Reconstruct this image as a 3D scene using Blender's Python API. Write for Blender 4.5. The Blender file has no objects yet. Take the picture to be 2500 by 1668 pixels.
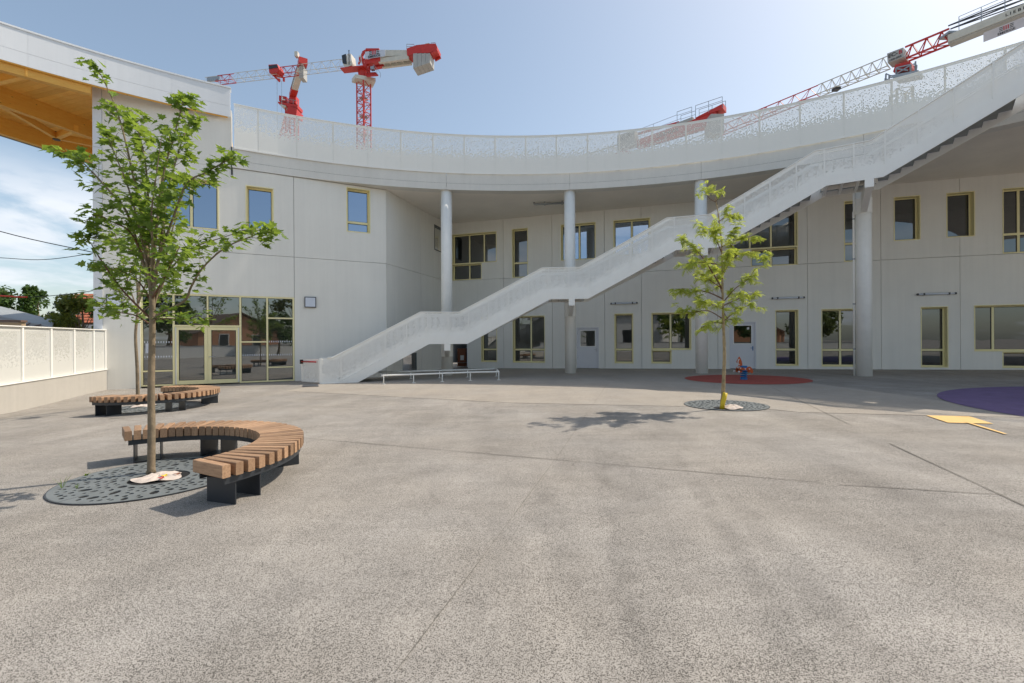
import bpy, math, random
import numpy as np
from mathutils import Vector, Matrix
random.seed(7); np.random.seed(7)
SC = bpy.context.scene
COL = SC.collection
# ------------------------------------------------------------------ camera
EYE = 1.6; FPX = 1111.0; RHO = 0.0057          # eye height (m), focal length in photo pixels, roll
cam = bpy.data.cameras.new('camera'); cam.lens = 36*FPX/2500; cam.sensor_width = 36
cam.clip_start = .05; cam.clip_end = 3000
camo = bpy.data.objects.new('camera', cam); COL.objects.link(camo)
camo.matrix_world = Matrix.Translation((0, 0, EYE)) @ Matrix.Rotation(RHO, 4, 'Y') @ Matrix.Rotation(math.pi/2, 4, 'X')
SC.camera = camo
# ------------------------------------------------------------------ sky and sun
SUN_AZ = math.atan2(.92, .39)                  # from +Y towards +X
SUN_EL = math.radians(49.5)
w = bpy.data.worlds.new('World'); SC.world = w; w.use_nodes = True
nt = w.node_tree; nt.nodes.clear()
def wn(t, **k):
    n = nt.nodes.new(t)
    for a, b in k.items(): setattr(n, a, b)
    return n
def wmath(op, a, b=None, c=None, clamp=False):
    n = wn('ShaderNodeMath', operation=op); n.use_clamp = clamp
    for i, v in enumerate((a, b, c)):
        if v is None: continue
        if isinstance(v, (int, float)): n.inputs[i].default_value = v
        else: nt.links.new(v, n.inputs[i])
    return n.outputs[0]
sky = wn('ShaderNodeTexSky', sky_type='NISHITA', sun_disc=False, sun_elevation=SUN_EL, sun_rotation=SUN_AZ,
         altitude=60, air_density=.95, dust_density=1.7, ozone_density=1.2)
tc = wn('ShaderNodeTexCoord'); sep = wn('ShaderNodeSeparateXYZ'); nt.links.new(tc.outputs['Generated'], sep.inputs[0])
zup = wmath('MAXIMUM', sep.outputs[2], 0.0)
den = wmath('ADD', zup, 0.16)
cmb = wn('ShaderNodeCombineXYZ')
nt.links.new(wmath('DIVIDE', sep.outputs[0], den), cmb.inputs[0]); nt.links.new(wmath('DIVIDE', sep.outputs[1], den), cmb.inputs[1])
cn = wn('ShaderNodeTexNoise'); cn.inputs['Scale'].default_value = 1.15; cn.inputs['Detail'].default_value = 8; cn.inputs['Roughness'].default_value = .58
cn.inputs['Distortion'].default_value = .25
mp = wn('ShaderNodeMapping'); mp.inputs['Location'].default_value = (3.1, 1.7, 0); nt.links.new(cmb.outputs[0], mp.inputs[0]); nt.links.new(mp.outputs[0], cn.inputs['Vector'])
# cumulus banks lie low above the horizon, the zenith is clear
lowm = wn('ShaderNodeMapRange'); lowm.inputs['From Min'].default_value = .20; lowm.inputs['From Max'].default_value = .30
lowm.inputs['To Min'].default_value = 1; lowm.inputs['To Max'].default_value = 0; lowm.interpolation_type = 'SMOOTHSTEP'; nt.links.new(sep.outputs[2], lowm.inputs[0])
cr = wn('ShaderNodeMapRange'); cr.inputs['From Min'].default_value = .50; cr.inputs['From Max'].default_value = .66; cr.interpolation_type = 'SMOOTHSTEP'
nt.links.new(wmath('MULTIPLY_ADD', sep.outputs[0], -.12, cn.outputs[0]), cr.inputs[0])     # the cloud bank lies to the left
cmask = wmath('MULTIPLY', cr.outputs[0], lowm.outputs[0])
cmask = wmath('MULTIPLY', cmask, .8)
# finer noise that blends the clouds between a grey and a white tone
cn2 = wn('ShaderNodeTexNoise'); cn2.inputs['Scale'].default_value = 3.0; cn2.inputs['Detail'].default_value = 6
nt.links.new(mp.outputs[0], cn2.inputs['Vector'])
cshade = wn('ShaderNodeMixRGB'); cshade.inputs[1].default_value = (2.7, 3.0, 3.5, 1); cshade.inputs[2].default_value = (4.6, 4.6, 4.6, 1)
nt.links.new(cn2.outputs[0], cshade.inputs[0])
mixc = wn('ShaderNodeMixRGB'); nt.links.new(cmask, mixc.inputs[0])
gam = wn('ShaderNodeGamma'); gam.inputs[1].default_value = .78; nt.links.new(sky.outputs[0], gam.inputs[0]); tnt = wn('ShaderNodeMixRGB', blend_type='MULTIPLY'); tnt.inputs[0].default_value = 1; tnt.inputs[2].default_value = (.98, .98, .93, 1); nt.links.new(gam.outputs[0], tnt.inputs[1]); nt.links.new(tnt.outputs[0], mixc.inputs[1]); nt.links.new(cshade.outputs[0], mixc.inputs[2])
bg = wn('ShaderNodeBackground'); bg.inputs['Strength'].default_value = .132
wo = wn('ShaderNodeOutputWorld'); nt.links.new(mixc.outputs[0], bg.inputs[0]); nt.links.new(bg.outputs[0], wo.inputs[0])
sl = bpy.data.lights.new('sun', 'SUN'); sl.energy = 2.1; sl.angle = math.radians(.55); sl.color = (1, .91, .79)
so = bpy.data.objects.new('sun', sl); COL.objects.link(so)
sd = Vector((math.sin(SUN_AZ)*math.cos(SUN_EL), math.cos(SUN_AZ)*math.cos(SUN_EL), math.sin(SUN_EL)))
so.rotation_euler = (-sd).to_track_quat('-Z', 'Y').to_euler(); so.location = sd*60
SC.render.engine = 'CYCLES'
vs = SC.view_settings; vs.view_transform = 'Standard'; vs.look = 'None'; vs.gamma = 1; vs.exposure = 1.0
SC.cycles.transparent_max_bounces = 24; SC.cycles.max_bounces = 8; SC.cycles.caustics_reflective = False; SC.cycles.caustics_refractive = False
SC.render.resolution_x = 1024; SC.render.resolution_y = 683
# ------------------------------------------------------------------ pixels of the photo -> directions -> places
EY = np.array([0, 0, EYE])
def ray(x, y):
    dx = x-1250; dy = 834-y; c, s = math.cos(RHO), math.sin(RHO)
    return np.array([dx*c+dy*s, FPX, -dx*s+dy*c])/FPX
def at_y(x, y, d): return EY+ray(x, y)*d                       # at depth d
def at_z(x, y, z): r = ray(x, y); return EY+r*(z-EYE)/r[2]     # at height z
def on_plane(x, y, P, n): r = ray(x, y); return EY+r*(np.dot(P-EY, n)/np.dot(r, n))
def sstep(t): t = min(1, max(0, t)); return t*t*(3-2*t)
def gz(x, y):                                                  # the yard falls gently to the left
    return .02+.0095*min(24, max(-16, x))-.19*sstep((-10.5-x)/3)*sstep((17-y)/4.5)
def G(x, y):
    z = 0
    for _ in range(8): p = at_z(x, y, z); z = gz(p[0], p[1])
    p[2] = z; return p
RC = (.37, -2.13); RR = 24.05                                  # centre and radius of the round yard
def ring(a, r=RR, z=0.): a = math.radians(a); return np.array([RC[0]+r*math.cos(a), RC[1]+r*math.sin(a), z])
def on_ring(x, y, R=RR):
    r = ray(x, y); a = r[0]**2+r[1]**2; b = -2*(r[0]*RC[0]+r[1]*RC[1]); c = RC[0]**2+RC[1]**2-R*R
    return EY+r*((-b+math.sqrt(b*b-4*a*c))/(2*a))
# ------------------------------------------------------------------ mesh helpers
class MB:
    def __init__(s): s.v = []; s.f = []; s.uv = {}; s.mi = []
    def add(s, vs_, fs, uvs=None, mi=0):
        o = len(s.v); s.v += [tuple(map(float, p)) for p in vs_]
        for k, f in enumerate(fs):
            if uvs is not None: s.uv[len(s.f)] = [uvs[i] for i in f]
            s.f.append([i+o for i in f]); s.mi.append(mi)
        return s
    def box(s, a, b, mi=0):
        x0, y0, z0 = a; x1, y1, z1 = b
        return s.add([(x0,y0,z0),(x1,y0,z0),(x1,y1,z0),(x0,y1,z0),(x0,y0,z1),(x1,y0,z1),(x1,y1,z1),(x0,y1,z1)],
                     [(0,3,2,1),(4,5,6,7),(0,1,5,4),(1,2,6,5),(2,3,7,6),(3,0,4,7)], mi=mi)
    def obox(s, o, e1, e2, e3, mi=0):                          # corner o and three edge vectors
        o, e1, e2, e3 = map(np.array, (o, e1, e2, e3))
        P = [o, o+e1, o+e1+e2, o+e2, o+e3, o+e1+e3, o+e1+e2+e3, o+e2+e3]
        fs = [(0,3,2,1),(4,5,6,7),(0,1,5,4),(1,2,6,5),(2,3,7,6),(3,0,4,7)]
        if np.dot(np.cross(e1, e2), e3) < 0: fs = [f[::-1] for f in fs]
        return s.add(P, fs, mi=mi)
    def bar(s, p, q, wd, ht=None, up=(0,0,1), mi=0):
        p = np.array(p, float); q = np.array(q, float); ht = ht or wd; d = q-p; L = np.linalg.norm(d)
        if L < 1e-6: return s
        d /= L; up = np.array(up, float)
        if abs(np.dot(d, up)) > .98: up = np.array([1., 0, 0])
        a = np.cross(d, up); a /= np.linalg.norm(a); b = np.cross(a, d)
        return s.obox(p-a*wd/2-b*ht/2, d*L, a*wd, b*ht, mi=mi)
    def tube(s, pts, rad, n=8, caps=True, mi=0):
        pts = [np.array(p, float) for p in pts]
        if isinstance(rad, (int, float)): rad = [rad]*len(pts)
        rings = []; prev = None
        for i, p in enumerate(pts):
            d = pts[min(i+1, len(pts)-1)]-pts[max(i-1, 0)]; d = d/(np.linalg.norm(d)+1e-12)
            if prev is None:
                u = np.cross(d, [0, 0, 1.]) if abs(d[2]) < .95 else np.cross(d, [1., 0, 0])
            else: u = prev-d*np.dot(prev, d)
            u = u/(np.linalg.norm(u)+1e-12); prev = u; v = np.cross(d, u)
            rings.append([p+(u*math.cos(2*math.pi*k/n)+v*math.sin(2*math.pi*k/n))*rad[i] for k in range(n)])
        V = [q for r in rings for q in r]; F = []
        for i in range(len(pts)-1):
            for k in range(n): F.append((i*n+k, i*n+(k+1)%n, (i+1)*n+(k+1)%n, (i+1)*n+k))
        if caps: F.append(tuple(range(n))[::-1]); F.append(tuple((len(pts)-1)*n+k for k in range(n)))
        return s.add(V, F, mi=mi)
    def prism(s, poly, z0, z1, mi=0):
        n = len(poly); V = [(x, y, z0) for x, y in poly]+[(x, y, z1) for x, y in poly]
        ar = sum(poly[i][0]*poly[(i+1)%n][1]-poly[(i+1)%n][0]*poly[i][1] for i in range(n))
        F = [tuple(range(n))[::-1], tuple(range(n, 2*n))]+[(i, (i+1)%n, n+(i+1)%n, n+i) for i in range(n)]
        if ar < 0: F = [f[::-1] for f in F]
        return s.add(V, F, mi=mi)
    def slab(s, poly3, off):                                   # flat polygon in space given a thickness vector
        n = len(poly3); off = np.array(off); V = [np.array(p) for p in poly3]; V += [p+off for p in V]
        F = [tuple(range(n)), tuple(range(n, 2*n))[::-1]]+[(i, n+i, n+(i+1)%n, (i+1)%n) for i in range(n)]
        return s.add(V, F)
    def lathe(s, c, prof, n=24):
        V = []; F = []
        for r, z in prof:
            V += [(c[0]+r*math.cos(2*math.pi*k/n), c[1]+r*math.sin(2*math.pi*k/n), c[2]+z) for k in range(n)]
        for i in range(len(prof)-1):
            for k in range(n): F.append((i*n+k, i*n+(k+1)%n, (i+1)*n+(k+1)%n, (i+1)*n+k))
        F.append(tuple(range(n))[::-1]); F.append(tuple((len(prof)-1)*n+k for k in range(n)))
        return s.add(V, F)
    def mesh(s, name, mats, origin=(0,0,0), smooth=False):
        me = bpy.data.meshes.new(name); o = np.array(origin, float)
        me.from_pydata([tuple(np.array(p)-o) for p in s.v], [], s.f)
        for m in (mats if isinstance(mats, (list, tuple)) else [mats]): me.materials.append(m)
        if s.uv:
            L = me.uv_layers.new(name='UVMap')
            for p in me.polygons:
                if p.index in s.uv:
                    for li, u in zip(p.loop_indices, s.uv[p.index]): L.data[li].uv = u
        if any(s.mi): me.polygons.foreach_set('material_index', s.mi)
        if smooth: me.polygons.foreach_set('use_smooth', [True]*len(me.polygons))
        me.update(); return me
    def build(s, name, mat, parent=None, smooth=False, origin=None):
        o = np.array(parent['_o'] if parent is not None and '_o' in parent else (0,0,0), float) if origin is None else np.array(origin, float)
        return link(name, s.mesh(name, mat, o, smooth), parent, o if parent is None or origin is not None else None)
def link(name, me, parent=None, loc=None):
    ob = bpy.data.objects.new(name, me); COL.objects.link(ob)
    if parent is not None: ob.parent = parent
    if parent is not None and '_o' in parent: ob['_o'] = parent['_o']
    if loc is not None: ob.location = loc
    return ob
def inst(name, me, parent, mat4):                              # shared mesh placed by a matrix in the parent's frame
    ob = bpy.data.objects.new(name, me); COL.objects.link(ob); ob.parent = parent
    M_ = Matrix(mat4); ob.matrix_local = Matrix.Translation(-Vector(parent['_o'])) @ M_
    ob['_o'] = parent['_o']
    return ob
def thing(name, label, cat, loc, group=None):
    o = bpy.data.objects.new(name, None); COL.objects.link(o); o.location = tuple(map(float, loc)); o['_o'] = [float(v) for v in loc]
    return tag(o, label, cat, group)
def tag(o, label=None, cat=None, group=None, kind=None):
    if label: o['label'] = label
    if cat: o['category'] = cat
    if group: o['group'] = group
    if kind: o['kind'] = kind
    return o
# ------------------------------------------------------------------ materials
def newmat(name):
    m = bpy.data.materials.new(name); m.use_nodes = True; n = m.node_tree; n.nodes.clear()
    return m, n
class NT:
    def __init__(s, n): s.n = n
    def node(s, t, ins=None, **k):
        q = s.n.nodes.new(t)
        for a, b in k.items(): setattr(q, a, b)
        for a, b in (ins or {}).items():
            if hasattr(b, 'is_linked') or hasattr(b, 'links'): s.n.links.new(b, q.inputs[a])
            else: q.inputs[a].default_value = b
        return q
    def math(s, op, a, b=None, c=None, clamp=False):
        q = s.n.nodes.new('ShaderNodeMath'); q.operation = op; q.use_clamp = clamp
        for i, v in enumerate((a, b, c)):
            if v is None: continue
            if isinstance(v, (int, float)): q.inputs[i].default_value = v
            else: s.n.links.new(v, q.inputs[i])
        return q.outputs[0]
    def noise(s, vec, scale, detail=3, rough=.5, dist=0):
        q = s.node('ShaderNodeTexNoise', {'Vector': vec, 'Scale': scale, 'Detail': detail, 'Roughness': rough, 'Distortion': dist}); return q.outputs[0]
    def rng(s, v, a, b, c=0., d=1., smooth=False):
        q = s.node('ShaderNodeMapRange', {0: v, 1: a, 2: b, 3: c, 4: d})
        if smooth: q.interpolation_type = 'SMOOTHSTEP'
        return q.outputs[0]
    def mapping(s, vec, scale=(1,1,1), loc=(0,0,0), rot=(0,0,0)):
        return s.node('ShaderNodeMapping', {'Vector': vec, 'Scale': scale, 'Location': loc, 'Rotation': rot}).outputs[0]
    def mix(s, f, a, b, mode='MIX'):
        q = s.n.nodes.new('ShaderNodeMixRGB'); q.blend_type = mode
        for i, v in enumerate((f, a, b)):
            if isinstance(v, (int, float)): q.inputs[i].default_value = v if i == 0 else (v, v, v, 1)
            elif isinstance(v, tuple): q.inputs[i].default_value = v if len(v) == 4 else v+(1,)
            else: s.n.links.new(v, q.inputs[i])
        return q.outputs[0]
    def out(s, sh): s.node('ShaderNodeOutputMaterial', {'Surface': sh})
def paint(name, col, rough=.5, var=.06, scale=1.2, bump=0., bscale=60, metal=0., streak=0., spec=.5, dirt=0., island=0.):
    """painted, metal or concrete surface: soft tonal variation, optional rain streaks and fine relief"""
    m, n = newmat(name); t = NT(n); c = t.node('ShaderNodeTexCoord').outputs['Object']
    geo = t.node('ShaderNodeNewGeometry'); c = geo.outputs['Position']
    v = t.noise(c, scale, 5, .6)
    k = t.rng(v, .3, .7, 1-var, 1+var)
    if streak:
        s2 = t.noise(t.mapping(c, (3.2, 3.2, .12)), 1.6, 5, .65); k = t.math('MULTIPLY', k, t.rng(s2, .3, .7, 1-streak, 1+streak*.6))
    if dirt:
        s3 = t.noise(c, 7, 6, .7); k = t.math('MULTIPLY', k, t.rng(s3, .52, .75, 1, 1-dirt))
    if island:
        k = t.math('MULTIPLY', k, t.rng(geo.outputs['Random Per Island'], 0, 1, 1-island, 1+island))
    colr = t.mix(1., col, t.node('ShaderNodeCombineXYZ', {0: k, 1: k, 2: k}).outputs[0], 'MULTIPLY')
    p = t.node('ShaderNodeBsdfPrincipled', {'Base Color': colr, 'Roughness': rough, 'Metallic': metal, 'Specular IOR Level': spec})
    if bump:
        b = t.node('ShaderNodeBump', {'Strength': bump, 'Distance': .01, 'Height': t.noise(c, bscale, 4, .6)}); n.links.new(b.outputs[0], p.inputs['Normal'])
    t.out(p.outputs[0]); return m
def wood(name, c1, c2, rough=.55, axis=(1, 14, 14), knots=False, objco=True, rnd=.12):
    m, n = newmat(name); t = NT(n); tc_ = t.node('ShaderNodeTexCoord'); c = tc_.outputs['Object'] if objco else t.node('ShaderNodeNewGeometry').outputs['Position']
    oi = t.node('ShaderNodeObjectInfo').outputs['Random']
    c = t.node('ShaderNodeVectorMath', {0: c, 1: t.node('ShaderNodeCombineXYZ', {0: t.math('MULTIPLY', oi, 37.), 1: t.math('MULTIPLY', oi, 17.), 2: oi}).outputs[0]}, operation='ADD').outputs[0]
    g = t.noise(t.mapping(c, axis), 5, 6, .65, .6); col = t.mix(t.rng(g, .3, .7), c1, c2)
    g2 = t.noise(t.mapping(c, tuple(a*4 for a in axis)), 9, 3, .6); col = t.mix(t.rng(g2, .55, .75, 0, .35), col, tuple(x*.55 for x in c1))
    if knots:
        vo = t.node('ShaderNodeTexVoronoi', {'Vector': t.mapping(c, (1.6, 1.6, 3.5)), 'Scale': 1.3}).outputs['Distance']
        col = t.mix(t.rng(vo, .035, .075, .8, 0), col, (.06, .025, .008))
    k = t.rng(oi, 0, 1, 1-rnd, 1+rnd)
    col = t.mix(1., col, t.node('ShaderNodeCombineXYZ', {0: k, 1: k, 2: k}).outputs[0], 'MULTIPLY')
    p = t.node('ShaderNodeBsdfPrincipled', {'Base Color': col, 'Roughness': rough})
    b = t.node('ShaderNodeBump', {'Strength': .25, 'Distance': .004, 'Height': g2}); n.links.new(b.outputs[0], p.inputs['Normal'])
    t.out(p.outputs[0]); return m
def asphalt(name, light, dark, stone=110., tone=.10, warm=(1.02, 1.0, .97), marks=()):
    m, n = newmat(name); t = NT(n); c = t.node('ShaderNodeNewGeometry').outputs['Position']
    sx = t.node('ShaderNodeSeparateXYZ', {0: c}); X, Y = sx.outputs[0], sx.outputs[1]
    vo = t.node('ShaderNodeTexVoronoi', {'Vector': c, 'Scale': stone, 'Randomness': 1.}); cell = t.node('ShaderNodeSeparateColor', {0: vo.outputs['Color']}).outputs[0]
    fine = t.noise(c, stone*.8, 2, .6)
    # dark pits between pale stones; the pitting is denser in some patches than in others
    dens = t.rng(t.noise(c, .8, 6, .65, .5), .3, .7, -.045, .045)
    pits = t.rng(t.math('ADD', t.math('ADD', t.math('MULTIPLY', fine, .75), t.math('MULTIPLY', cell, .30)), dens), .40, .50)
    col = t.mix(pits, dark, light)
    col = t.mix(t.rng(cell, .55, 1, 0, .45), col, tuple(min(1, x*1.22) for x in light))
    col = t.mix(t.math('MULTIPLY', t.rng(cell, .12, 0, 0, .6), pits), col, (light[0]*.82, light[1]*.70, light[2]*.55))
    big = t.noise(c, .33, 6, .62); mid = t.noise(c, 2.3, 5, .65)
    st = t.noise(t.mapping(c, (.9, .16, 1), rot=(0, 0, .35)), 1.3, 5, .6, .4)
    st2 = t.noise(t.mapping(c, (.22, 1.6, 1), rot=(0, 0, -.25)), 2.2, 5, .65, .5)
    k = t.rng(big, .3, .7, 1-tone, 1+tone)
    k = t.math('MULTIPLY', k, t.rng(mid, .3, .7, 1-tone*.5, 1+tone*.5))
    k = t.math('MULTIPLY', k, t.rng(st, .32, .68, 1-tone*.9, 1+tone*.6))
    k = t.math('MULTIPLY', k, t.rng(st2, .35, .7, 1-tone*.6, 1+tone*.45))
    stain = t.noise(t.mapping(c, (1, 1, 1), loc=(7, 3, 0)), .9, 7, .7, .8)
    k = t.math('MULTIPLY', k, t.rng(stain, .60, .72, 1, .86))
    wob = t.math('MULTIPLY', t.math('SUBTRACT', t.noise(c, .7, 3), .5), .22); brk_ = t.rng(t.noise(c, 1.7, 5, .7), .35, .6)
    for a0, a1, a2, hw, dk in marks:                           # worn tyre tracks: x = a0 + a1 y + a2 y^2
        xc = t.math('ADD', t.math('MULTIPLY_ADD', t.math('MULTIPLY_ADD', Y, a2, a1), Y, a0), wob)
        d = t.math('ABSOLUTE', t.math('SUBTRACT', X, xc)); k = t.math('MULTIPLY', k, t.math('SUBTRACT', 1., t.math('MULTIPLY', t.math('MULTIPLY', t.rng(d, hw, hw*.2, 0, 1, True), brk_), t.math('MULTIPLY', t.rng(Y, 7.5, 3.8, 0, 1, True), dk))))
    tint = t.mix(t.rng(t.noise(c, .55, 4), .35, .65), (1, 1, 1), warm)
    col = t.mix(1., col, tint, 'MULTIPLY')
    col = t.mix(1., col, t.node('ShaderNodeCombineXYZ', {0: k, 1: k, 2: k}).outputs[0], 'MULTIPLY')
    p = t.node('ShaderNodeBsdfPrincipled', {'Base Color': col, 'Roughness': .9, 'Specular IOR Level': .25})
    b = t.node('ShaderNodeBump', {'Strength': .6, 'Distance': .004, 'Height': pits}); n.links.new(b.outputs[0], p.inputs['Normal'])
    t.out(p.outputs[0]); return m
def perforated(name, col, cw, ch, y_solid, y_open, y_top, nscale, hole=(.30, .40), dots=.06, bias=0.):
    """sheet steel punched with slots: leaf-like clusters below, an even field of slots above (UV in metres)"""
    m, n = newmat(name); t = NT(n); uv = t.node('ShaderNodeUVMap').outputs[0]
    s = t.node('ShaderNodeSeparateXYZ', {0: uv}); u, v = s.outputs[0], s.outputs[1]
    fu = t.math('FRACT', t.math('DIVIDE', u, cw)); fv = t.math('FRACT', t.math('DIVIDE', v, ch))
    iu = t.math('MULTIPLY', t.math('FLOOR', t.math('DIVIDE', u, cw)), cw); iv = t.math('MULTIPLY', t.math('FLOOR', t.math('DIVIDE', v, ch)), ch)
    inside = t.math('MULTIPLY', t.math('LESS_THAN', t.math('ABSOLUTE', t.math('SUBTRACT', fu, .5)), hole[0]), t.math('LESS_THAN', t.math('ABSOLUTE', t.math('SUBTRACT', fv, .5)), hole[1]))
    cc = t.node('ShaderNodeCombineXYZ', {0: iu, 1: iv, 2: 0.}).outputs[0]
    nz = t.noise(cc, nscale, 3, .7, .3)
    thr = t.rng(iv, y_solid, y_open, .60, .40)
    op = t.math('GREATER_THAN', t.math('ADD', nz, bias), thr)
    wn_ = t.node('ShaderNodeTexWhiteNoise', {'Vector': cc}, noise_dimensions='3D').outputs[0]
    op = t.math('MULTIPLY', op, t.math('GREATER_THAN', wn_, dots))
    op = t.math('MULTIPLY', op, t.math('GREATER_THAN', iv, y_solid)); op = t.math('MULTIPLY', op, t.math('LESS_THAN', iv, y_top))
    a = t.math('MULTIPLY', op, inside)
    p = t.node('ShaderNodeBsdfPrincipled', {'Base Color': col+(1,), 'Roughness': .45, 'Specular IOR Level': .4})
    tr = t.node('ShaderNodeBsdfTransparent')
    t.out(t.node('ShaderNodeMixShader', {0: a, 1: p.outputs[0], 2: tr.outputs[0]}).outputs[0]); return m
def glass(name, tint, refl=.30, gcol=(.93, .97, 1)):
    """coated double glazing: strong mirror reflection over a tinted see-through pane"""
    m, n = newmat(name); t = NT(n)
    fr = t.node('ShaderNodeFresnel', {'IOR': 1.52}).outputs[0]
    c = t.node('ShaderNodeNewGeometry').outputs['Position']
    bmp = t.node('ShaderNodeBump', {'Strength': .06, 'Distance': .02, 'Height': t.noise(c, .9, 2)}).outputs[0]
    gl = t.node('ShaderNodeBsdfGlossy', {'Color': gcol+(1,), 'Roughness': .004, 'Normal': bmp})
    tr = t.node('ShaderNodeBsdfTransparent', {'Color': tint+(1,)})
    f = t.math('ADD', t.math('MULTIPLY', fr, 1.0), refl, clamp=True)
    t.out(t.node('ShaderNodeMixShader', {0: f, 1: tr.outputs[0], 2: gl.outputs[0]}).outputs[0]); return m
def leafmat(name, c1, c2, trans, tcol, rnd='island'):
    m, n = newmat(name); t = NT(n)
    r = t.node('ShaderNodeNewGeometry').outputs['Random Per Island'] if rnd == 'island' else t.node('ShaderNodeObjectInfo').outputs['Random']
    col = t.mix(r, c1, c2)
    d = t.node('ShaderNodeBsdfPrincipled', {'Base Color': col, 'Roughness': .5, 'Specular IOR Level': .35})
    tl = t.node('ShaderNodeBsdfTranslucent', {'Color': t.mix(r, tcol, tuple(x*1.35 for x in tcol))})
    t.out(t.node('ShaderNodeMixShader', {0: trans, 1: d.outputs[0], 2: tl.outputs[0]}).outputs[0]); return m
def tiles(name, c1, c2): return paint(name, c1, .75, .2, 6, island=.22, dirt=.2)
MT = dict(
    wall=paint('pale grey render', (.85, .825, .755), .85, .03, .5, .25, 220, streak=.035, dirt=.015),
    joint=paint('joint sealant', (.50, .49, .465), .9),
    soffit=paint('soffit concrete', (.87, .82, .74), .85, .05, .7, .2, 120, dirt=.04),
    fascia=paint('ring concrete', (.76, .74, .685), .8, .05, .8, .25, 150, streak=.03, dirt=.05),
    column=paint('cast column', (.93, .91, .85), .7, .04, 1.5, .15, 90, streak=.06, dirt=.05),
    white=paint('white coated steel', (.95, .93, .87), .42, .02, .8, streak=.02),
    clad=paint('white cladding', (.76, .78, .80), .38, .02, .6, streak=.025),
    yellow=paint('yellow green coated aluminium', (.90, .81, .46), .42, .03, 2),
    gasket=paint('dark gasket', (.02, .022, .024), .5),
    glassb=glass('sky glazing', (.30, .34, .36), .50, (.60, .72, .90)), glassg=glass('court glazing', (.36, .40, .38), .12), glassd=glass('entrance glazing', (.58, .61, .60), .20),  # sky glazing: blue of the mirrored sky is put into the gloss colour
    inner=paint('interior plaster', (.60, .60, .58), .9, .05), innerf=paint('interior floor', (.36, .35, .33), .6, .05),
    greydoor=paint('pale lilac grey door', (.72, .72, .745), .5, .03), metal=paint('brushed steel', (.55, .56, .57), .3, .05, 4, metal=.9),
    galv=paint('galvanised steel', (.36, .38, .39), .45, .12, 5, metal=.7), dark=paint('anthracite steel', (.03, .035, .042), .42, .1, 3, dirt=.2),
    darkgrey=paint('dark grey frame', (.055, .06, .07), .45), lens=paint('opal diffuser', (.68, .72, .80), .35),
    black=paint('black plastic', (.015, .015, .017), .4), red=paint('crane red', (.55, .035, .025), .45, .08, 2), redh=paint('red plastic', (.48, .02, .015), .3),
    creamc=paint('crane cream', (.60, .58, .50), .5, .08, 1.5), concrete=paint('grey ballast concrete', (.42, .42, .40), .85, .08),
    banner=paint('banner pale', (.62, .58, .58), .7), bannerblue=paint('banner blue white', (.58, .62, .70), .7),
    ink=paint('black print', (.02, .02, .022), .6), rink=paint('red print', (.5, .02, .03), .6),
    plank=wood('roof boarding', (.86, .42, .07), (.93, .52, .11), .6, (.5, .5, .5), objco=False), glulam=wood('glulam spruce', (.84, .40, .055), (.93, .54, .11), .5, (.7, .7, 5), knots=True, objco=False),
    slat=wood('bench hardwood', (.27, .155, .085), (.45, .28, .165), .65, (1.5, 10, 10), rnd=.28),
    grate=paint('slate grey cast grate', (.17, .185, .185), .5, .1, 4, dirt=.2), pit=paint('dark pit', (.012, .012, .012), .95), felt=paint('pale fleece', (.62, .53, .46), .95, .1, 6, .5, 30),
    bark=paint('young maple bark', (.235, .18, .115), .85, .28, 9, .8, 45), bark2=paint('pale yellow bark', (.36, .27, .15), .85, .35, 12, .9, 50), twig=paint('red brown twig', (.15, .075, .04), .8, .2, 20),
    rubber=paint('red rubber surface', (.37, .07, .05), .9, .14, 3, .6, 260, dirt=.12), purple=paint('purple rubber surface', (.15, .10, .215), .9, .14, 3, .6, 260, dirt=.12),
    yline=paint('yellow paint', (.78, .49, .16), .7, .06, 5, dirt=.08), seam=paint('dark joint', (.14, .125, .105), .95, .4, 6), blue=paint('blue coated steel', (.01, .16, .42), .4), orange=paint('orange board', (.55, .10, .015), .5),
    ypipe=paint('yellow pipe', (.75, .53, .02), .5), brown=paint('brown board', (.22, .075, .03), .6),
    tile=paint('clay roof tile', (.50, .155, .075), .75, .2, 6, island=.25), zinc=paint('grey zinc roof', (.33, .35, .35), .6, .08, .5, streak=.08), rust=paint('brown fascia', (.16, .10, .07), .8), timber=paint('raw timber', (.50, .36, .22), .8),
    orangewall=paint('orange render', (.50, .25, .14), .9, .05), whitewall=paint('white render', (.72, .71, .68), .9, .04), lowwall=paint('warm low wall concrete', (.50, .47, .42), .9, .05, .8, .2, 80, streak=.05, dirt=.05),
    wire=paint('black cable', (.02, .02, .02), .6), ropeo=paint('orange red sleeve', (.75, .07, .02), .5),
)
MT['ground'] = asphalt('pale exposed asphalt', (.385, .357, .322), (.115, .105, .093), 200., .13, marks=((1.02, .19, 0, .15, .22), (1.32, .19, 0, .2, .15), (.30, .145, 0, .12, .18), (.55, .10, 0, .2, .12), (.44, -.02, 0, .22, .14), (-1.15, .32, 0, .22, .10), (2.6, .25, 0, .3, .12)))
MT['apron'] = asphalt('fine beige asphalt', (.415, .375, .325), (.27, .243, .212), 170., .06)
MT['perf'] = perforated('punched roof guard', (.93, .91, .84), .022, .036, .66, 1.20, 1.70, 13., (.27, .41), .07)
MT['perfs'] = perforated('punched stair guard', (.95, .93, .87), .020, .026, .08, .55, .97, 10., (.28, .36), .08, .02)
MT['perff'] = perforated('punched fence', (.66, .655, .61), .017, .017, .42, 1.05, 1.44, 12., (.22, .22), .08, .02)
MT['leaf'] = leafmat('maple leaf', (.045, .105, .022), (.175, .265, .05), .45, (.30, .41, .05))
MT['leafo'] = leafmat('maple leaf single', (.045, .105, .022), (.175, .265, .05), .45, (.30, .41, .05), 'object')
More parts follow.
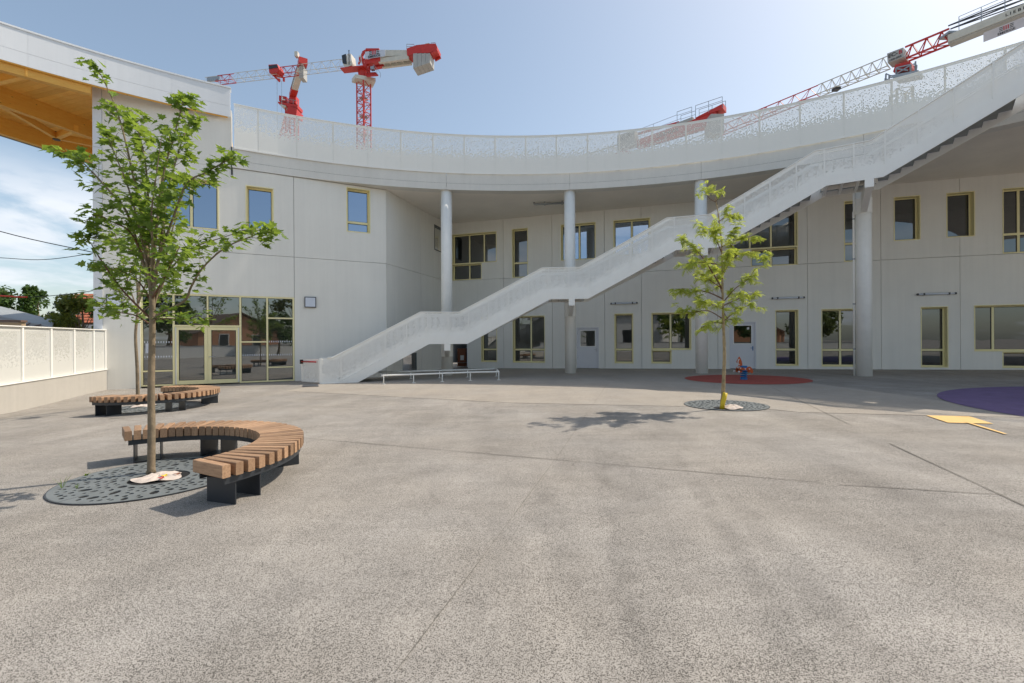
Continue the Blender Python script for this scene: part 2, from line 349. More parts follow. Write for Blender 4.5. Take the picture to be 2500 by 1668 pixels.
MT['locust'] = leafmat('locust leaf', (.24, .34, .07), (.50, .54, .12), .48, (.50, .56, .08))
MT['dleaf'] = leafmat('dark tree leaf', (.035, .08, .02), (.09, .16, .035), .3, (.09, .15, .02)); MT['oleaf'] = leafmat('olive hedge leaf', (.07, .115, .02), (.24, .24, .04), .35, (.2, .22, .03)); MT['pleaf'] = leafmat('pale tree leaf', (.11, .15, .05), (.2, .23, .08), .3, (.2, .24, .06)); MT['bleaf'] = leafmat('blue spruce leaf', (.06, .085, .07), (.12, .15, .12), .2, (.1, .14, .1))
# ================================================================== GROUND
def build_ground():
    xs = [-900,-300,-120,-60]+list(np.arange(-40, 40.1, .8))+[60,120,300,900]; ys = [-900,-300,-100,-40]+list(np.arange(-24, 44.1, .8))+[60,120,300,900]
    V = [(x, y, gz(x, y)) for y in ys for x in xs]; nx = len(xs)
    F = [(j*nx+i, j*nx+i+1, (j+1)*nx+i+1, (j+1)*nx+i) for j in range(len(ys)-1) for i in range(nx-1)]
    o = MB().add(V, F).build('ground', MT['ground'], smooth=True); tag(o, kind='structure'); o['_o'] = [0, 0, 0]
    return o
ground = build_ground()
def strip(pts, wd, lift=.004):                                 # ribbon laid on the ground
    m = MB(); P = []
    for a, b in zip(pts, pts[1:]):
        n = max(2, int(np.linalg.norm(b-a)/.6))
        P += [a+(b-a)*k/n for k in range(n)]
    P.append(pts[-1]); V = []; F = []
    for i, p in enumerate(P):
        d = P[min(i+1, len(P)-1)]-P[max(i-1, 0)]; d = d[:2]/(np.linalg.norm(d[:2])+1e-9); q = np.array([-d[1], d[0]])*wd/2*(1+.35*math.sin(i*1.7))
        for s in (1, -1): x, y = p[0]+s*q[0], p[1]+s*q[1]; V.append((x, y, gz(x, y)+lift))
        if i: F.append((2*i-2, 2*i-1, 2*i+1, 2*i))
    return m.add(V, F)
# finer, warmer surfacing between the joint and the building
lineD = [(700,955),(745,957),(1000,971),(1250,984),(1489,989),(1675,993),(1870,999),(1950,1007),(2263,1015),(2600,1021)]
PD = [G(*p) for p in lineD]; m = MB(); V = []; F = []
for i, p in enumerate(PD):
    yf = 27.5 if p[0] < -3 else 26
    row = [p[1]+(yf-p[1])*k/8 for k in range(9)]; V += [(p[0], y, gz(p[0], y)+.004) for y in row]
    if i: F += [((i-1)*9+k, i*9+k, i*9+k+1, (i-1)*9+k+1) for k in range(8)]
tag(m.add(V, F).build('pavement', MT['apron']), kind='structure')
for pts, wd in (([(240,1018),(739,1070),(1400,1127),(2000,1178.7)], .011), ([(2048,1184),(2457,1210)], .011), ([(2170,1083),(2500,1236),(2640,1300)], .013),
                ([(1484,936),(1420,1030),(1365,1110),(1180,1360),(968,1640)], .004), ([(1888,948),(2080,1040)], .010), ([(745,957),(1250,984),(1665,992.5)], .006), ([(1880,999.5),(1950,1007),(2263,1015)], .008)):
    strip([G(*p) for p in pts], wd, .008).build('joint', MT['seam'], ground)
def disc(name, c, r, mat, lift, n=72):
    V = [(c[0], c[1], gz(c[0], c[1])+lift)]; K = 8
    for k in range(1, K+1):
        for i in range(n): x, y = c[0]+r*k/K*math.cos(2*math.pi*i/n), c[1]+r*k/K*math.sin(2*math.pi*i/n); V.append((x, y, gz(x, y)+lift))
    F = [(0, 1+i, 1+(i+1)%n) for i in range(n)]
    for k in range(K-1): F += [(1+k*n+i, 1+(k+1)*n+i, 1+(k+1)*n+(i+1)%n, 1+k*n+(i+1)%n) for i in range(n)]
    return MB().add(V, F).build(name, mat)
tag(disc('rubber_mat', (8.92, 17.42), 2.17, MT['rubber'], .012), 'round red rubber safety surface under the spring rider', 'play surface')
tag(disc('rubber_mat', (14.9, 8.35), 5.2, MT['purple'], .012), 'round purple rubber safety surface under the ring roof edge', 'play surface')
yp = [G(1950+x*.2679, 700+y*.2679) for x, y in [(1160,1178),(1550,1185),(1775,1255),(1360,1245)]]
tag(MB().add([(p[0], p[1], gz(p[0], p[1])+.012) for p in yp], [(3,2,1,0)]).build('painted_marking', MT['yline']), 'solid yellow painted square on the asphalt near the purple rubber circle', 'marking')
tag(strip([G(1950+x*.2679, 700+y*.2679) for x, y in [(1520,1238),(1885,1350)]], .05, .016).build('painted_line', MT['yline']), 'thin yellow painted line running from the yellow square', 'marking')

# ================================================================== THE SCHOOL
def unit(v): v = np.array(v, float); return v/np.linalg.norm(v)
dL = unit([ray(3464,821)[0], 1, 0]); dB = -unit([ray(-2350,854)[0], 1, 0]); 
dR = np.array([-dB[1], dB[0], 0.])                             # the recess wall stands square to the back wall
PL = at_z(427, 937.7, 0); nL = np.array([dL[1], -dL[0], 0])
ZS = 8.86; ZJ = 5.34                                           # soffit and storey joint
class Wall:
    def __init__(s, P, d): s.P = np.array([P[0], P[1], 0.]); s.d = d; s.n = np.array([d[1], -d[0], 0.])
    def px(s, x, y): q = on_plane(x, y, s.P, s.n); return float(np.dot(q-s.P, s.d)), float(q[2])
    def at(s, u, z, out=0.): return s.P+s.d*u+s.n*out+np.array([0, 0, z])
    def rect(s, xl, yt, xr, yb):                               # pixel corners: top left and (right x, bottom at the left edge)
        u0, z1 = s.px(xl, yt); _, z0 = s.px(xl, yb); u1, _ = s.px(xr, (yt+yb)/2); return [u0, u1, z0, z1]
    def box(s, m, u0, u1, z0, z1, o0, o1, mi=0):
        return m.obox(s.at(u0, z0, o0), s.d*(u1-u0), s.n*(o1-o0), np.array([0, 0, z1-z0]), mi=mi)
c0 = on_plane(229, 500, PL, nL); WL = Wall(c0, dL)
pc = on_plane(943, 644, PL, nL); nRc = np.array([dR[1], -dR[0], 0]); WR = Wall(pc, dR)
pr = on_plane(1091, 545.5, pc, nRc); WB = Wall(pr, dB)
school = thing('school_building', 'pale grey school wing with curved roof ring on round columns and yellow window frames', 'building', (pr[0], pr[1], 0))
def panels(W, us, zs, opens, thick=.14, gap=.016, mat='wall', name='wall_panel', skip=None):
    """each precast wall panel is a piece of its own, with the openings cut out of it"""
    for i in range(len(us)-1):
        for j in range(len(zs)-1):
            a, b, c, d = us[i]+gap/2, us[i+1]-gap/2, zs[j]+(gap/2 if j else 0), zs[j+1]-gap/2
            if skip and skip(us[i], us[i+1], zs[j]): continue
            ops = [o for o in opens if o[1] > a and o[0] < b and o[3] > c and o[2] < d]
            cut(W, a, b, c, d, ops, 0., -thick).build(name, MT[mat], school)
def cut(W, a, b, c, d, ops, o0, o1):
    U = sorted({a, b}|{min(b, max(a, v)) for o in ops for v in o[:2]}); Z = sorted({c, d}|{min(d, max(c, v)) for o in ops for v in o[2:]})
    solid = lambda i, j: 0 <= i < len(U)-1 and 0 <= j < len(Z)-1 and not any(o[0]-1e-6 <= U[i] and o[1]+1e-6 >= U[i+1] and o[2]-1e-6 <= Z[j] and o[3]+1e-6 >= Z[j+1] for o in ops)
    m = MB(); idx = {}
    def vid(i, j, k):
        if (i, j, k) not in idx: idx[(i, j, k)] = len(m.v); m.v.append(tuple(W.at(U[i], Z[j], (o0, o1)[k])))
        return idx[(i, j, k)]
    def face(*q): m.f.append([vid(*x) for x in q]); m.mi.append(0)
    for i in range(len(U)-1):
        for j in range(len(Z)-1):
            if not solid(i, j): continue
            face((i,j,0), (i+1,j,0), (i+1,j+1,0), (i,j+1,0)); face((i,j,1), (i,j+1,1), (i+1,j+1,1), (i+1,j,1))
            if not solid(i-1, j): face((i,j,0), (i,j+1,0), (i,j+1,1), (i,j,1))
            if not solid(i+1, j): face((i+1,j,0), (i+1,j,1), (i+1,j+1,1), (i+1,j+1,0))
            if not solid(i, j-1): face((i,j,0), (i,j,1), (i+1,j,1), (i+1,j,0))
            if not solid(i, j+1): face((i,j+1,0), (i+1,j+1,0), (i+1,j+1,1), (i,j+1,1))
    return m
LIN = .035
def window(W, r, mull=(), trans=(), depth=.26, gm='glassg', split=None, name='window', sill=True):
    """deep coated reveal, slim outer edge, inner sash frame with bars, panes and gaskets"""
    u0, u1, z0, z1 = r; m = MB()
    W.box(m, u0, u0+LIN, z0, z1, -depth-.06, .018); W.box(m, u1-LIN, u1, z0, z1, -depth-.06, .018)
    W.box(m, u0+LIN, u1-LIN, z1-LIN, z1, -depth-.06, .016); W.box(m, u0+LIN, u1-LIN, z0, z0+LIN, -depth-.06, .016)
    win = m.build(name, MT['yellow'], school)
    us = [u0+LIN]+list(mull)+[u1-LIN]; zs = [z0+LIN]+list(trans)+[z1-LIN]; fw = .055
    f = MB()
    for k, u in enumerate(us):
        a, b = (u, u+fw) if k == 0 else (u-fw, u) if k == len(us)-1 else (u-.045, u+.045)
        W.box(f, a, b, zs[0], zs[-1], -depth-.05, -depth+.02)
    for k, z in enumerate(zs):
        a, b = (z, z+fw) if k == 0 else (z-fw, z) if k == len(zs)-1 else (z-.05, z+.05)
        W.box(f, us[0]+.002, us[-1]-.002, a, b, -depth-.047, -depth+.017)
    f.build('frame', MT['yellow'], win)
    for i in range(len(us)-1):
        for j in range(len(zs)-1):
            a = us[i]+(fw if i == 0 else .045); b = us[i+1]-(fw if i == len(us)-2 else .045); c = zs[j]+(fw if j == 0 else .05); d = zs[j+1]-(fw if j == len(zs)-2 else .05)
            if split and (i, j) in split: continue
            g = MB(); k = .022
            W.box(g, a-.01, a+k, c, d, -depth-.03, -depth-.002); W.box(g, b-k, b+.01, c, d, -depth-.03, -depth-.002)
            W.box(g, a+k, b-k, c-.01, c+k*.6, -depth-.03, -depth-.002); W.box(g, a+k, b-k, d-k, d+.01, -depth-.03, -depth-.002)
            g.build('gasket', MT['gasket'], win)
            p = MB(); p.add([W.at(a+k, c+k*.6, -depth-.015), W.at(b-k, c+k*.6, -depth-.015), W.at(b-k, d-k, -depth-.015), W.at(a+k, d-k, -depth-.015)], [(0,1,2,3)]); p.build('pane', MT[gm], win)
    return win
# ---- back wall
B = lambda xl, yt, xr, yb: WB.rect(xl, yt, xr, yb)
ub = lambda x, y=700: WB.px(x, y)[0]
zb = lambda x, y: WB.px(x, y)[1]
opB = []; 
def wB(r, mp=(), tp=None, gm='glassg', **k):
    opB.append(r); WINB.append((r, [ub(x, 700) for x in mp], [zb(*t) for t in (tp or [])], gm, k))
WINB = []
U1 = B(1103, 573.5, 1212.4, 646); wB(U1, (1143.5, 1179.6)); r = B(1103, 646, 1176, 685.5); r[3] = U1[2]; wB(r, (1143.5,))
wB(B(1249.7, 559.7, 1289, 679), (), [(1250, 642)])
wB(B(1368.7, 549, 1454.5, 637), (1414,), gm='glassb'); wB(B(1497, 538.6, 1587.8, 626), (1543,), gm='glassb')
U5 = B(1786, 520, 1948, 611); wB(U5, (1833.5, 1885.7)); r = B(1833, 611, 1948, 652); r[3] = U5[2]; wB(r, (1885.7,))
wB(B(2060, 491.5, 2117, 639.7), (), [(2060, 594)]); wB(B(2181.6, 482, 2247, 589)); wB(B(2310, 471.8, 2380, 581)); wB(B(2447, 461, 2590, 619.8), (2497.5,), [(2447, 571)])
wB(B(1174, 774.5, 1213.5, 884), (), [(1174, 853.4)]); wB(B(1251.3, 772, 1330.4, 885.6), (1293.8,), [(1251, 853.7)]); wB(B(1499.5, 766, 1546.3, 887.2), (), [(1500, 853.7)])
L4 = B(1589.8, 764, 1687.8, 854.7); wB(L4, (1636.8,)); r = B(1589.8, 854.7, 1640, 887.6); r[3] = L4[2]; wB(r)
wB(B(1892.7, 757, 1949.8, 893.5), (), [(1893, 853.9)]); wB(B(2005, 754.8, 2112, 895), (2055,), [(2005, 854.8)]); wB(B(2247.4, 749.4, 2314.9, 897), (), [(2247, 854.8)])
L8 = B(2377.8, 745.5, 2560, 858); wB(L8, (2432.8, 2520)); r = B(2447, 858, 2560, 898.5); r[3] = L8[2]; wB(r, (2520,))
D1 = B(1407.6, 800, 1461.8, 901); D2 = B(1780.8, 786.6, 1846, 899); D0 = B(1096, 770, 1142, 897)
for d_ in (D1, D2, D0): d_[2] = -.3; opB.append(d_)
UE = ub(3600, 700)
usB = [0.0]+[ub(x) for x in (1229, 1348, 1476, 1566, 1752, 1971.5, 2151, 2344)]; st = usB[-1]-usB[-2]
while usB[-1] < 34: usB.append(usB[-1]+st)
zsB = [-.6, ZJ, ZS+.25]
panels(WB, usB, zsB, opB)
cut(WB, 0, usB[-1], -.6, ZS+.2, opB, -.15, -.30).build('backing_wall', MT['joint'], school)
for r, mu, tr, gm, k in WINB: window(WB, r, mu, tr, gm=gm, **k)
def door(W, r, hx, blue=False):
    u0, u1, _, z1 = r; z0 = max(gz(*W.at(u0, 0)[:2]), gz(*W.at(u1, 0)[:2]))+.015; m = MB(); a = .05
    W.box(m, u0, u0+a, z0, z1, -.16, .012); W.box(m, u1-a, u1, z0, z1, -.16, .012); W.box(m, u0+a, u1-a, z1-a, z1, -.16, .010)
    dr = MB(); W.box(dr, u0+a, u1-a, z0, z1-a, -.10, -.055)
    w_ = u1-u0; h = z1-z0; gx0, gx1, g0, g1 = u0+.17*w_, u1-.17*w_, z0+.54*h, z0+.92*h
    d_ = cut(W, u0+a, u1-a, z0, z1-a, [(gx0, gx1, g0, g1)], -.055, -.10).build('door', MT['greydoor'], school)
    m.build('frame', MT['greydoor'], d_)
    MB().add([W.at(gx0, g0, -.075), W.at(gx1, g0, -.075), W.at(gx1, g1, -.075), W.at(gx0, g1, -.075)], [(0,1,2,3)]).build('glass', MT['glassg'], d_)
    b = MB()
    for (x0, x1, y0, y1) in ((gx0-.03, gx0, g0-.03, g1+.03), (gx1, gx1+.03, g0-.03, g1+.03), (gx0, gx1, g0-.03, g0), (gx0, gx1, g1, g1+.03)): W.box(b, x0, x1, y0, y1, -.056, -.045)
    b.build('glazing_bead', MT['white'], d_)
    hu = u1-a-.09; hd = MB(); W.box(hd, hu-.02, hu+.02, z0+.92, z0+1.14, -.056, -.045); hd.tube([W.at(hu, z0+1.05, -.05), W.at(hu, z0+1.05, .0), W.at(hu-.12, z0+1.05, .0)], .011)
    hd.build('handle', MT['blue' if blue else 'metal'], d_)
    k = MB(); W.box(k, u0+a+.01, u1-a-.01, z0+.02, z0+.3, -.056, -.050); k.build('kick_plate', MT['greydoor'], d_)
    hg = MB()
    for q in (.25, .5, .85): hg.tube([W.at(u0+a+.005, z0+h*q-.05, -.045), W.at(u0+a+.005, z0+h*q+.05, -.045)], .012)
    hg.build('hinge', MT['metal'], d_)
    return d_
door(WB, D1, 0)
d2 = door(WB, D2, 0, True)
s = MB(); u_, z_ = WB.px(1827, 802); s.add([WB.at(u_-.05, z_-.06, -.07), WB.at(u_+.06, z_-.045, -.07), WB.at(u_+.05, z_+.065, -.07), WB.at(u_-.06, z_+.05, -.07)], [(0,1,2,3)]); s.build('sticker', MT['whitewall'], d2)
# open doorway at the foot of the recess, its lining, and the things stacked inside
z0 = .06; m = MB(); WB.box(m, D0[0], D0[0]+.05, z0, D0[3], -.30, .01); WB.box(m, D0[1]-.05, D0[1], z0, D0[3], -.30, .01); WB.box(m, D0[0]+.05, D0[1]-.05, D0[3]-.05, D0[3], -.30, .008); m.build('door_lining', MT['greydoor'], school)
cb = thing('cupboard', 'brown wooden cupboard standing just inside the open doorway below the stairs', 'cupboard', WB.at(D0[0]+.5, .05, -.8))
m = MB(); WB.box(m, D0[0]+.22, D0[0]+.78, .06, 1.15, -1.15, -.75); m.build('body', MT['brown'], cb); m = MB(); WB.box(m, D0[0]+.42, D0[0]+.66, .45, .75, -.749, -.742); m.build('paper_notice', MT['whitewall'], cb); m = MB(); WB.box(m, D0[0]+.20, D0[0]+.80, 1.151, 1.18, -1.17, -.73); m.build('top', MT['brown'], cb)
# ---- recess wall
LR = float(np.dot(pr-pc, dR))
ur = lambda x, y: WR.px(x, y)[0]
ug0 = ur(1060, 590); rw = [ug0, ug0+1.5, WR.px(1066, 612)[1], WR.px(1066, 551)[1]]
vg = [ur(983, 880), ur(1017, 880), WR.px(1000, 907)[1], WR.px(1000, 862)[1]]
panels(WR, [0.012, ur(1027, 600), LR-.15], zsB, [rw, vg])
cut(WR, 0.0, LR-.31, -.6, ZS+.2, [rw, vg], -.15, -.30).build('backing_wall', MT['joint'], school)
m = MB(); WR.box(m, rw[0], rw[0]+.05, rw[2], rw[3], -.2, .015); WR.box(m, rw[1]-.05, rw[1], rw[2], rw[3], -.2, .015); WR.box(m, rw[0]+.05, rw[1]-.05, rw[3]-.05, rw[3], -.2, .013); WR.box(m, rw[0]+.05, rw[1]-.05, rw[2], rw[2]+.05, -.2, .013)
w_ = m.build('window', MT['darkgrey'], school); MB().add([WR.at(rw[0]+.05, rw[2]+.05, -.12), WR.at(rw[1]-.05, rw[2]+.05, -.12), WR.at(rw[1]-.05, rw[3]-.05, -.12), WR.at(rw[0]+.05, rw[3]-.05, -.12)], [(0,1,2,3)]).build('pane', MT['glassg'], w_)
m = MB(); 
for z in np.arange(vg[2]+.03, vg[3]-.02, .06): m.obox(WR.at(vg[0]+.02, z, -.06), dR*(vg[1]-vg[0]-.04), WR.n*.055+np.array([0, 0, -.03]), np.array([0, 0, .008]))
v_ = m.build('vent_louvre', MT['galv'], school); m = MB(); WR.box(m, vg[0], vg[0]+.03, vg[2], vg[3], -.1, .012); WR.box(m, vg[1]-.03, vg[1], vg[2], vg[3], -.1, .012); WR.box(m, vg[0]+.03, vg[1]-.03, vg[3]-.03, vg[3], -.1, .01); WR.box(m, vg[0]+.03, vg[1]-.03, vg[2], vg[2]+.03, -.1, .01); m.build('frame', MT['galv'], v_)
# ---- left wall
ul = lambda x, y: WL.px(x, y)[0]
LC = ul(943, 640)
u718 = ul(718, 630); u566 = ul(566, 380); u846 = ul(846, 440); u900 = ul(900, 445)
rA = WL.rect(389, 424, 534, 546); rA = [rA[0], ul(534, 500), WL.px(532.4, 561.6)[1], WL.px(532.4, 443)[1]]
rBw = [ul(599.7, 500), ul(668, 500), WL.px(600, 557)[1], WL.px(600, 451.8)[1]]
rC = [ul(845.7, 510), ul(903.8, 510), WL.px(846, 565)[1], WL.px(846, 456.6)[1]]
rD = [ul(342.8, 830), ul(719.0, 830), -.3, WL.px(719, 726.5)[1]]
opL = [rA, rBw, rC, rD]
panels(WL, [.24, u718, LC-.0], [-.6, ZJ, ZS-.02], opL, skip=lambda a, b, z: False)
panels(WL, [.24, u566], [ZS-.02, 11.25], [])
m = MB(); WL.box(m, -.02, .24, -.6, 11.25, -.5, .03); m.build('corner_trim', MT['clad'], school)
for z in (2.9, 5.9, 8.9): m = MB(); WL.box(m, -.022, .242, z, z+.012, -.4, .033); m.build('trim_joint', MT['joint'], school)
cut(WL, .24, LC, -.6, ZS-.05, opL, -.15, -.30).build('backing_wall', MT['joint'], school)
m = MB(); WL.box(m, .24, u566, ZS-.04, 11.2, -.30, -.15); m.build('backing_wall', MT['joint'], school)
m = MB(); WL.box(m, u566-.03, u566+.03, ZS-.3, 9.72, -.2, .02); m.build('dark_wall_strip', MT['gasket'], school)  # narrow black strip on the upper wall where the ring begins
window(WL, rA, [ul(464.7, 500)], [], gm='glassb'); window(WL, rBw, gm='glassb'); window(WL, rC, [], [WL.px(846, 538.7)[1]], gm='glassb')
# side wall of the wing, turned away to the left
m = MB(); m.obox(WL.at(0.0, -.6, -.5), WL.d*.3, -WL.n*12, np.array([0, 0, 11.85])); m.build('side_wall', MT['wall'], school)
# ---- glazed entrance screen
zt = rD[3]; zf = -.06
ent = MB(); fd = .10
um = [ul(x, 830) for x in (423.7, 507, 587, 652.6)]
E0, E1 = rD[0], rD[1]
def eb(m, a, b, c, d, o0=-.14, o1=-.02): WL.box(m, a, b, c, d, o0, o1)
eb(ent, E0, E0+.07, zf, zt); eb(ent, E1-.07, E1, zf, zt); eb(ent, E0+.07, E1-.07, zt-.07, zt, -.138, -.018); eb(ent, E0+.07, um[0]-.04, zf, zf+.06, -.138, -.018); eb(ent, um[2]+.04, E1-.07, zf, zf+.06, -.138, -.018)
for u in (um[0], um[2], um[3]): eb(ent, u-.035, u+.035, zf, zt-.07)
zdt = WL.px(430, 797.7)[1]
eb(ent, um[1]-.03, um[1]+.03, zdt+.06, zt-.07)
eb(ent, um[0]+.035, um[2]-.035, zdt, zdt+.07, -.136, -.016)
z1a, z1b = WL.px(390, 775)[1], WL.px(390, 906)[1]; z3 = WL.px(620, 834.9)[1]; z4a, z4b = WL.px(690, 777.3)[1], WL.px(690, 896.3)[1]
for u0, u1, z in ((E0+.07, um[0]-.035, z1a), (E0+.07, um[0]-.035, z1b), (um[2]+.035, um[3]-.035, z3), (um[3]+.035, E1-.07, z4a), (um[3]+.035, E1-.07, z4b)): eb(ent, u0, u1, z-.03, z+.03, -.136, -.016)
es = ent.build('entrance_screen', MT['yellow'], school)
def pane(W, a, b, c, d, o, par, gm='glassd'): return MB().add([W.at(a, c, o), W.at(b, c, o), W.at(b, d, o), W.at(a, d, o)], [(0,1,2,3)]).build('pane', MT[gm], par)
for a, b, zz in ((E0+.07, um[0]-.035, [zf+.06, z1b, z1a, zt-.07]), (um[0]+.035, um[1]-.03, [zdt+.07, zt-.07]), (um[1]+.03, um[2]-.035, [zdt+.07, zt-.07]), (um[2]+.035, um[3]-.035, [zf+.06, z3, zt-.07]), (um[3]+.035, E1-.07, [zf+.06, z4b, z4a, zt-.07])):
    for k in range(len(zz)-1):
        c = zz[k]+(.03 if k else 0); d = zz[k+1]-(.03 if k < len(zz)-2 else 0); pane(WL, a, b, c, d, -.08, es)
        gsk = MB(); q = .014
        for bx_ in ((a, a+q, c, d), (b-q, b, c, d), (a+q, b-q, c, c+q), (a+q, b-q, d-q, d)): WL.box(gsk, *bx_, -.1, -.06)
        gsk.build('gasket', MT['gasket'], es)
# film dots across the glass
for zd in (1.05, 1.62):
    for a, b in ((E0+.1, um[0]-.06), (um[2]+.07, um[3]-.06), (um[3]+.06, E1-.1)):
        m = MB(); 
        for u in np.arange(a, b, .085): WL.box(m, u, u+.028, zd, zd+.07, -.079, -.076)
        m.build('glass_marking', MT['lens'], es)
for a, b, hs in ((um[0]+.045, um[1]-.004, 1), (um[1]+.004, um[2]-.045, -1)):
    m = MB(); c, d = zf+.02, zdt-.01
    WL.box(m, a, a+.115, c, d, -.125, -.03); WL.box(m, b-.115, b, c, d, -.125, -.03); WL.box(m, a+.115, b-.115, d-.12, d, -.123, -.032); WL.box(m, a+.115, b-.115, c, c+.16, -.123, -.032)
    lf = m.build('door', MT['yellow'], school); pane(WL, a+.115, b-.115, c+.16, d-.12, -.08, lf)
    gsk = MB(); q = .02
    for bx_ in ((a+.115, a+.115+q, c+.16, d-.12), (b-.115-q, b-.115, c+.16, d-.12), (a+.135, b-.135, c+.16, c+.16+q), (a+.135, b-.135, d-.12-q, d-.12)): WL.box(gsk, *bx_, -.1, -.06)
    gsk.build('gasket', MT['gasket'], lf)
    hg = MB(); e = a+.01 if hs > 0 else b-.04; WL.box(hg, e, e+.03, c+.02, d-.02, -.03, -.005); hg.build('hinge_guard', MT['clad'], lf)
    if hs < 0: hd = MB(); hd.tube([WL.at(a+.05, 1.05, -.03), WL.at(a+.05, 1.05, .03), WL.at(a+.22, 1.05, .03)], .012); hd.build('handle', MT['metal'], lf)
m = MB(); u_, z_ = WL.px(362, 845); WL.box(m, u_-.1, u_+.1, z_-.28, z_+.1, -.079, -.075); m.build('notice_sheet', MT['bannerblue'], es)
# ---- interior: floors, ceilings and rear walls seen through the panes
def interior(W, a, b, dep, zs):
    for z0, z1 in zs:
        m = MB(); m.add([W.at(a, z0, -.31), W.at(b, z0, -.31), W.at(b, z0, -dep), W.at(a, z0, -dep)], [(0,1,2,3)]); m.build('interior_floor', MT['innerf'], school)
        m = MB(); m.add([W.at(a, z1, -.31), W.at(a, z1, -dep), W.at(b, z1, -dep), W.at(b, z1, -.31)], [(0,1,2,3)]); m.add([W.at(a, z0, -dep), W.at(b, z0, -dep), W.at(b, z1, -dep), W.at(a, z1, -dep)], [(0,3,2,1)])
        m.add([W.at(a, z0, -.31), W.at(a, z0, -dep), W.at(a, z1, -dep), W.at(a, z1, -.31)], [(0,1,2,3)]); m.add([W.at(b, z0, -.31), W.at(b, z0, -dep), W.at(b, z1, -dep), W.at(b, z1, -.31)], [(0,3,2,1)])
        m.build('interior_wall', MT['inner'], school)
interior(WB, .1, 33, 5.5, ((.30, 4.3), (4.9, 8.7))); interior(WL, .4, LC-.45, 5.0, ((-.03, 4.3), (5.0, 8.7)))
# ---- ring soffit, fascia, roof
def arc(a0, a1, st=1.0): n = max(1, int(abs(a1-a0)/st)); return [a0+(a1-a0)*k/n for k in range(n+1)]
def band(m, angs, r0, r1, z0, z1):                             # solid curved bar
    V = []; F = []
    for i, a in enumerate(angs):
        V += [ring(a, r0, z0), ring(a, r1, z0), ring(a, r1, z1), ring(a, r0, z1)]
        if i: o = 4*i; F += [(o-4+k, o-4+(k+1)%4, o+(k+1)%4, o+k) for k in range(4)]
    F += [(0,3,2,1), tuple(len(V)-4+k for k in range(4))]
    return m.add(V, [f[::-1] for f in F])
A_L = 119.6; A_R = 8.0
m = MB(); band(m, arc(118.5, A_R), RR+.46, RR+15, ZS+.003, ZS+.25); m.build('soffit', MT['soffit'], school)
m = MB(); band(m, arc(A_L, A_R), RR+.9, RR+15, ZS+.55, ZS+.72); m.build('roof_slab', MT['concrete'], school)
fj = [A_L]+[98.27-14.08*k for k in range(0, 7)]
for a, b in zip(fj, fj[1:]):
    b = max(b, A_R); g = .025 if a < A_L else 0
    band(MB(), arc(a-g, b+.0, .8), RR, RR+.5, ZS, 9.16).build('fascia_panel', MT['fascia'], school)
    band(MB(), arc(a-g, b+.0, .8), RR+.008, RR+.5, 9.172, 9.71).build('fascia_panel', MT['fascia'], school)
band(MB(), arc(A_L-.03, A_R+.06), RR+.5, RR+.8, ZS+.26, 9.69).build('sun_block_band', MT['concrete'], school)  # unseen band added behind the fascia to stop sunlight through its joints
band(MB(), arc(A_L-.02, A_R+.05), RR+.02, RR+.48, 9.155, 9.178).build('fascia_groove', MT['gasket'], school)
# ---- columns
for k in range(5):
    a = 98.27-14.08*k; c = ring(a, RR+.33); zb_ = gz(c[0], c[1])-.05; R = .265
    MB().lathe((c[0], c[1], zb_), [(R, 0), (R, ZS-zb_+.02)], 40).build('column', MT['column'], school, smooth=True)
# flat shading on caps is hidden in the soffit and the ground
# ---- canopy of the left wing: white curved edge over a timber roof
can = thing('timber_canopy', 'orange timber canopy roof with a curved white metal edge above the left wing', 'canopy', ring(135, 27, 10.8))
RCAN = RR-.12; AC0 = 119.75; 
fa = arc(AC0, 152, 4.5)
for a, b in zip(fa, fa[1:]):
    for z0, z1 in ((10.87, 11.30), (11.312, 12.03)):
        band(MB(), arc(b-.005, a+.005, .75), RCAN, RCAN+.06, z0, z1).build('edge_panel', MT['clad'], can)
band(MB(), arc(152, AC0-.05, .75), RCAN+.012, RCAN+.10, 10.89, 12.02).build('edge_backing', MT['clad'], can)
band(MB(), arc(152, AC0-.1, .75), RCAN-.03, RCAN+.35, 12.032, 12.09).build('edge_capping', MT['clad'], can)
e0 = ring(AC0, RCAN); 
m = MB(); rad = unit(ring(AC0+.15)-np.array([RC[0], RC[1], 0])); tgd = np.array([-rad[1], rad[0], 0]); m.obox(e0+rad*.1+np.array([0, 0, 11.35]), rad*.35, tgd*.05, np.array([0, 0, .68])); m.build('end_panel', MT['clad'], can)
m = MB(); m.obox(e0+rad*.55+tgd*.06+np.array([0, 0, 10.95]), rad*8.5, tgd*.18, np.array([0, 0, .92])); m.build('end_beam', MT['glulam'], can)
band(MB(), arc(152, AC0+.2, .75), RCAN+.025, RCAN+.095, 10.835, 10.888).build('edge_batten', MT['glulam'], can)
# roof boarding
Pm0 = at_z(0, 255, 10.57); Pf0 = at_z(0, 325, 10.57)
out = -dB                                                      # towards the left edge of the roof
w_edge = float(np.dot(Pf0-e0, out)); 
zd = 11.27
n_ = 0
for t in np.arange(-14, 13, .22):
    # boards run square to the straight beams
    q = e0+dR*t; a_ = q+out*.1; b_ = q+out*(w_edge+.12)
    L0 = .12
    # start of the board where it passes over the curved edge
    bad = lambda v: np.hypot(*(v[:2]-np.array(RC))) < RCAN+.12 or np.dot(v-e0, tgd) < .1
    while L0 < w_edge and (bad(q+out*L0) or bad(q+out*L0+dR*.212)): L0 += .1
    if L0 >= w_edge-.2: continue
    MB().obox(q+out*L0+np.array([0, 0, zd]), out*(w_edge+.12-L0), dR*.212, np.array([0, 0, .05])).build('plank', MT['plank'], can)
m = MB(); band(m, arc(152, 129.9, .75), RCAN+.11, RCAN+.33, 10.57, zd-.002); m.build('curved_beam', MT['glulam'], can)
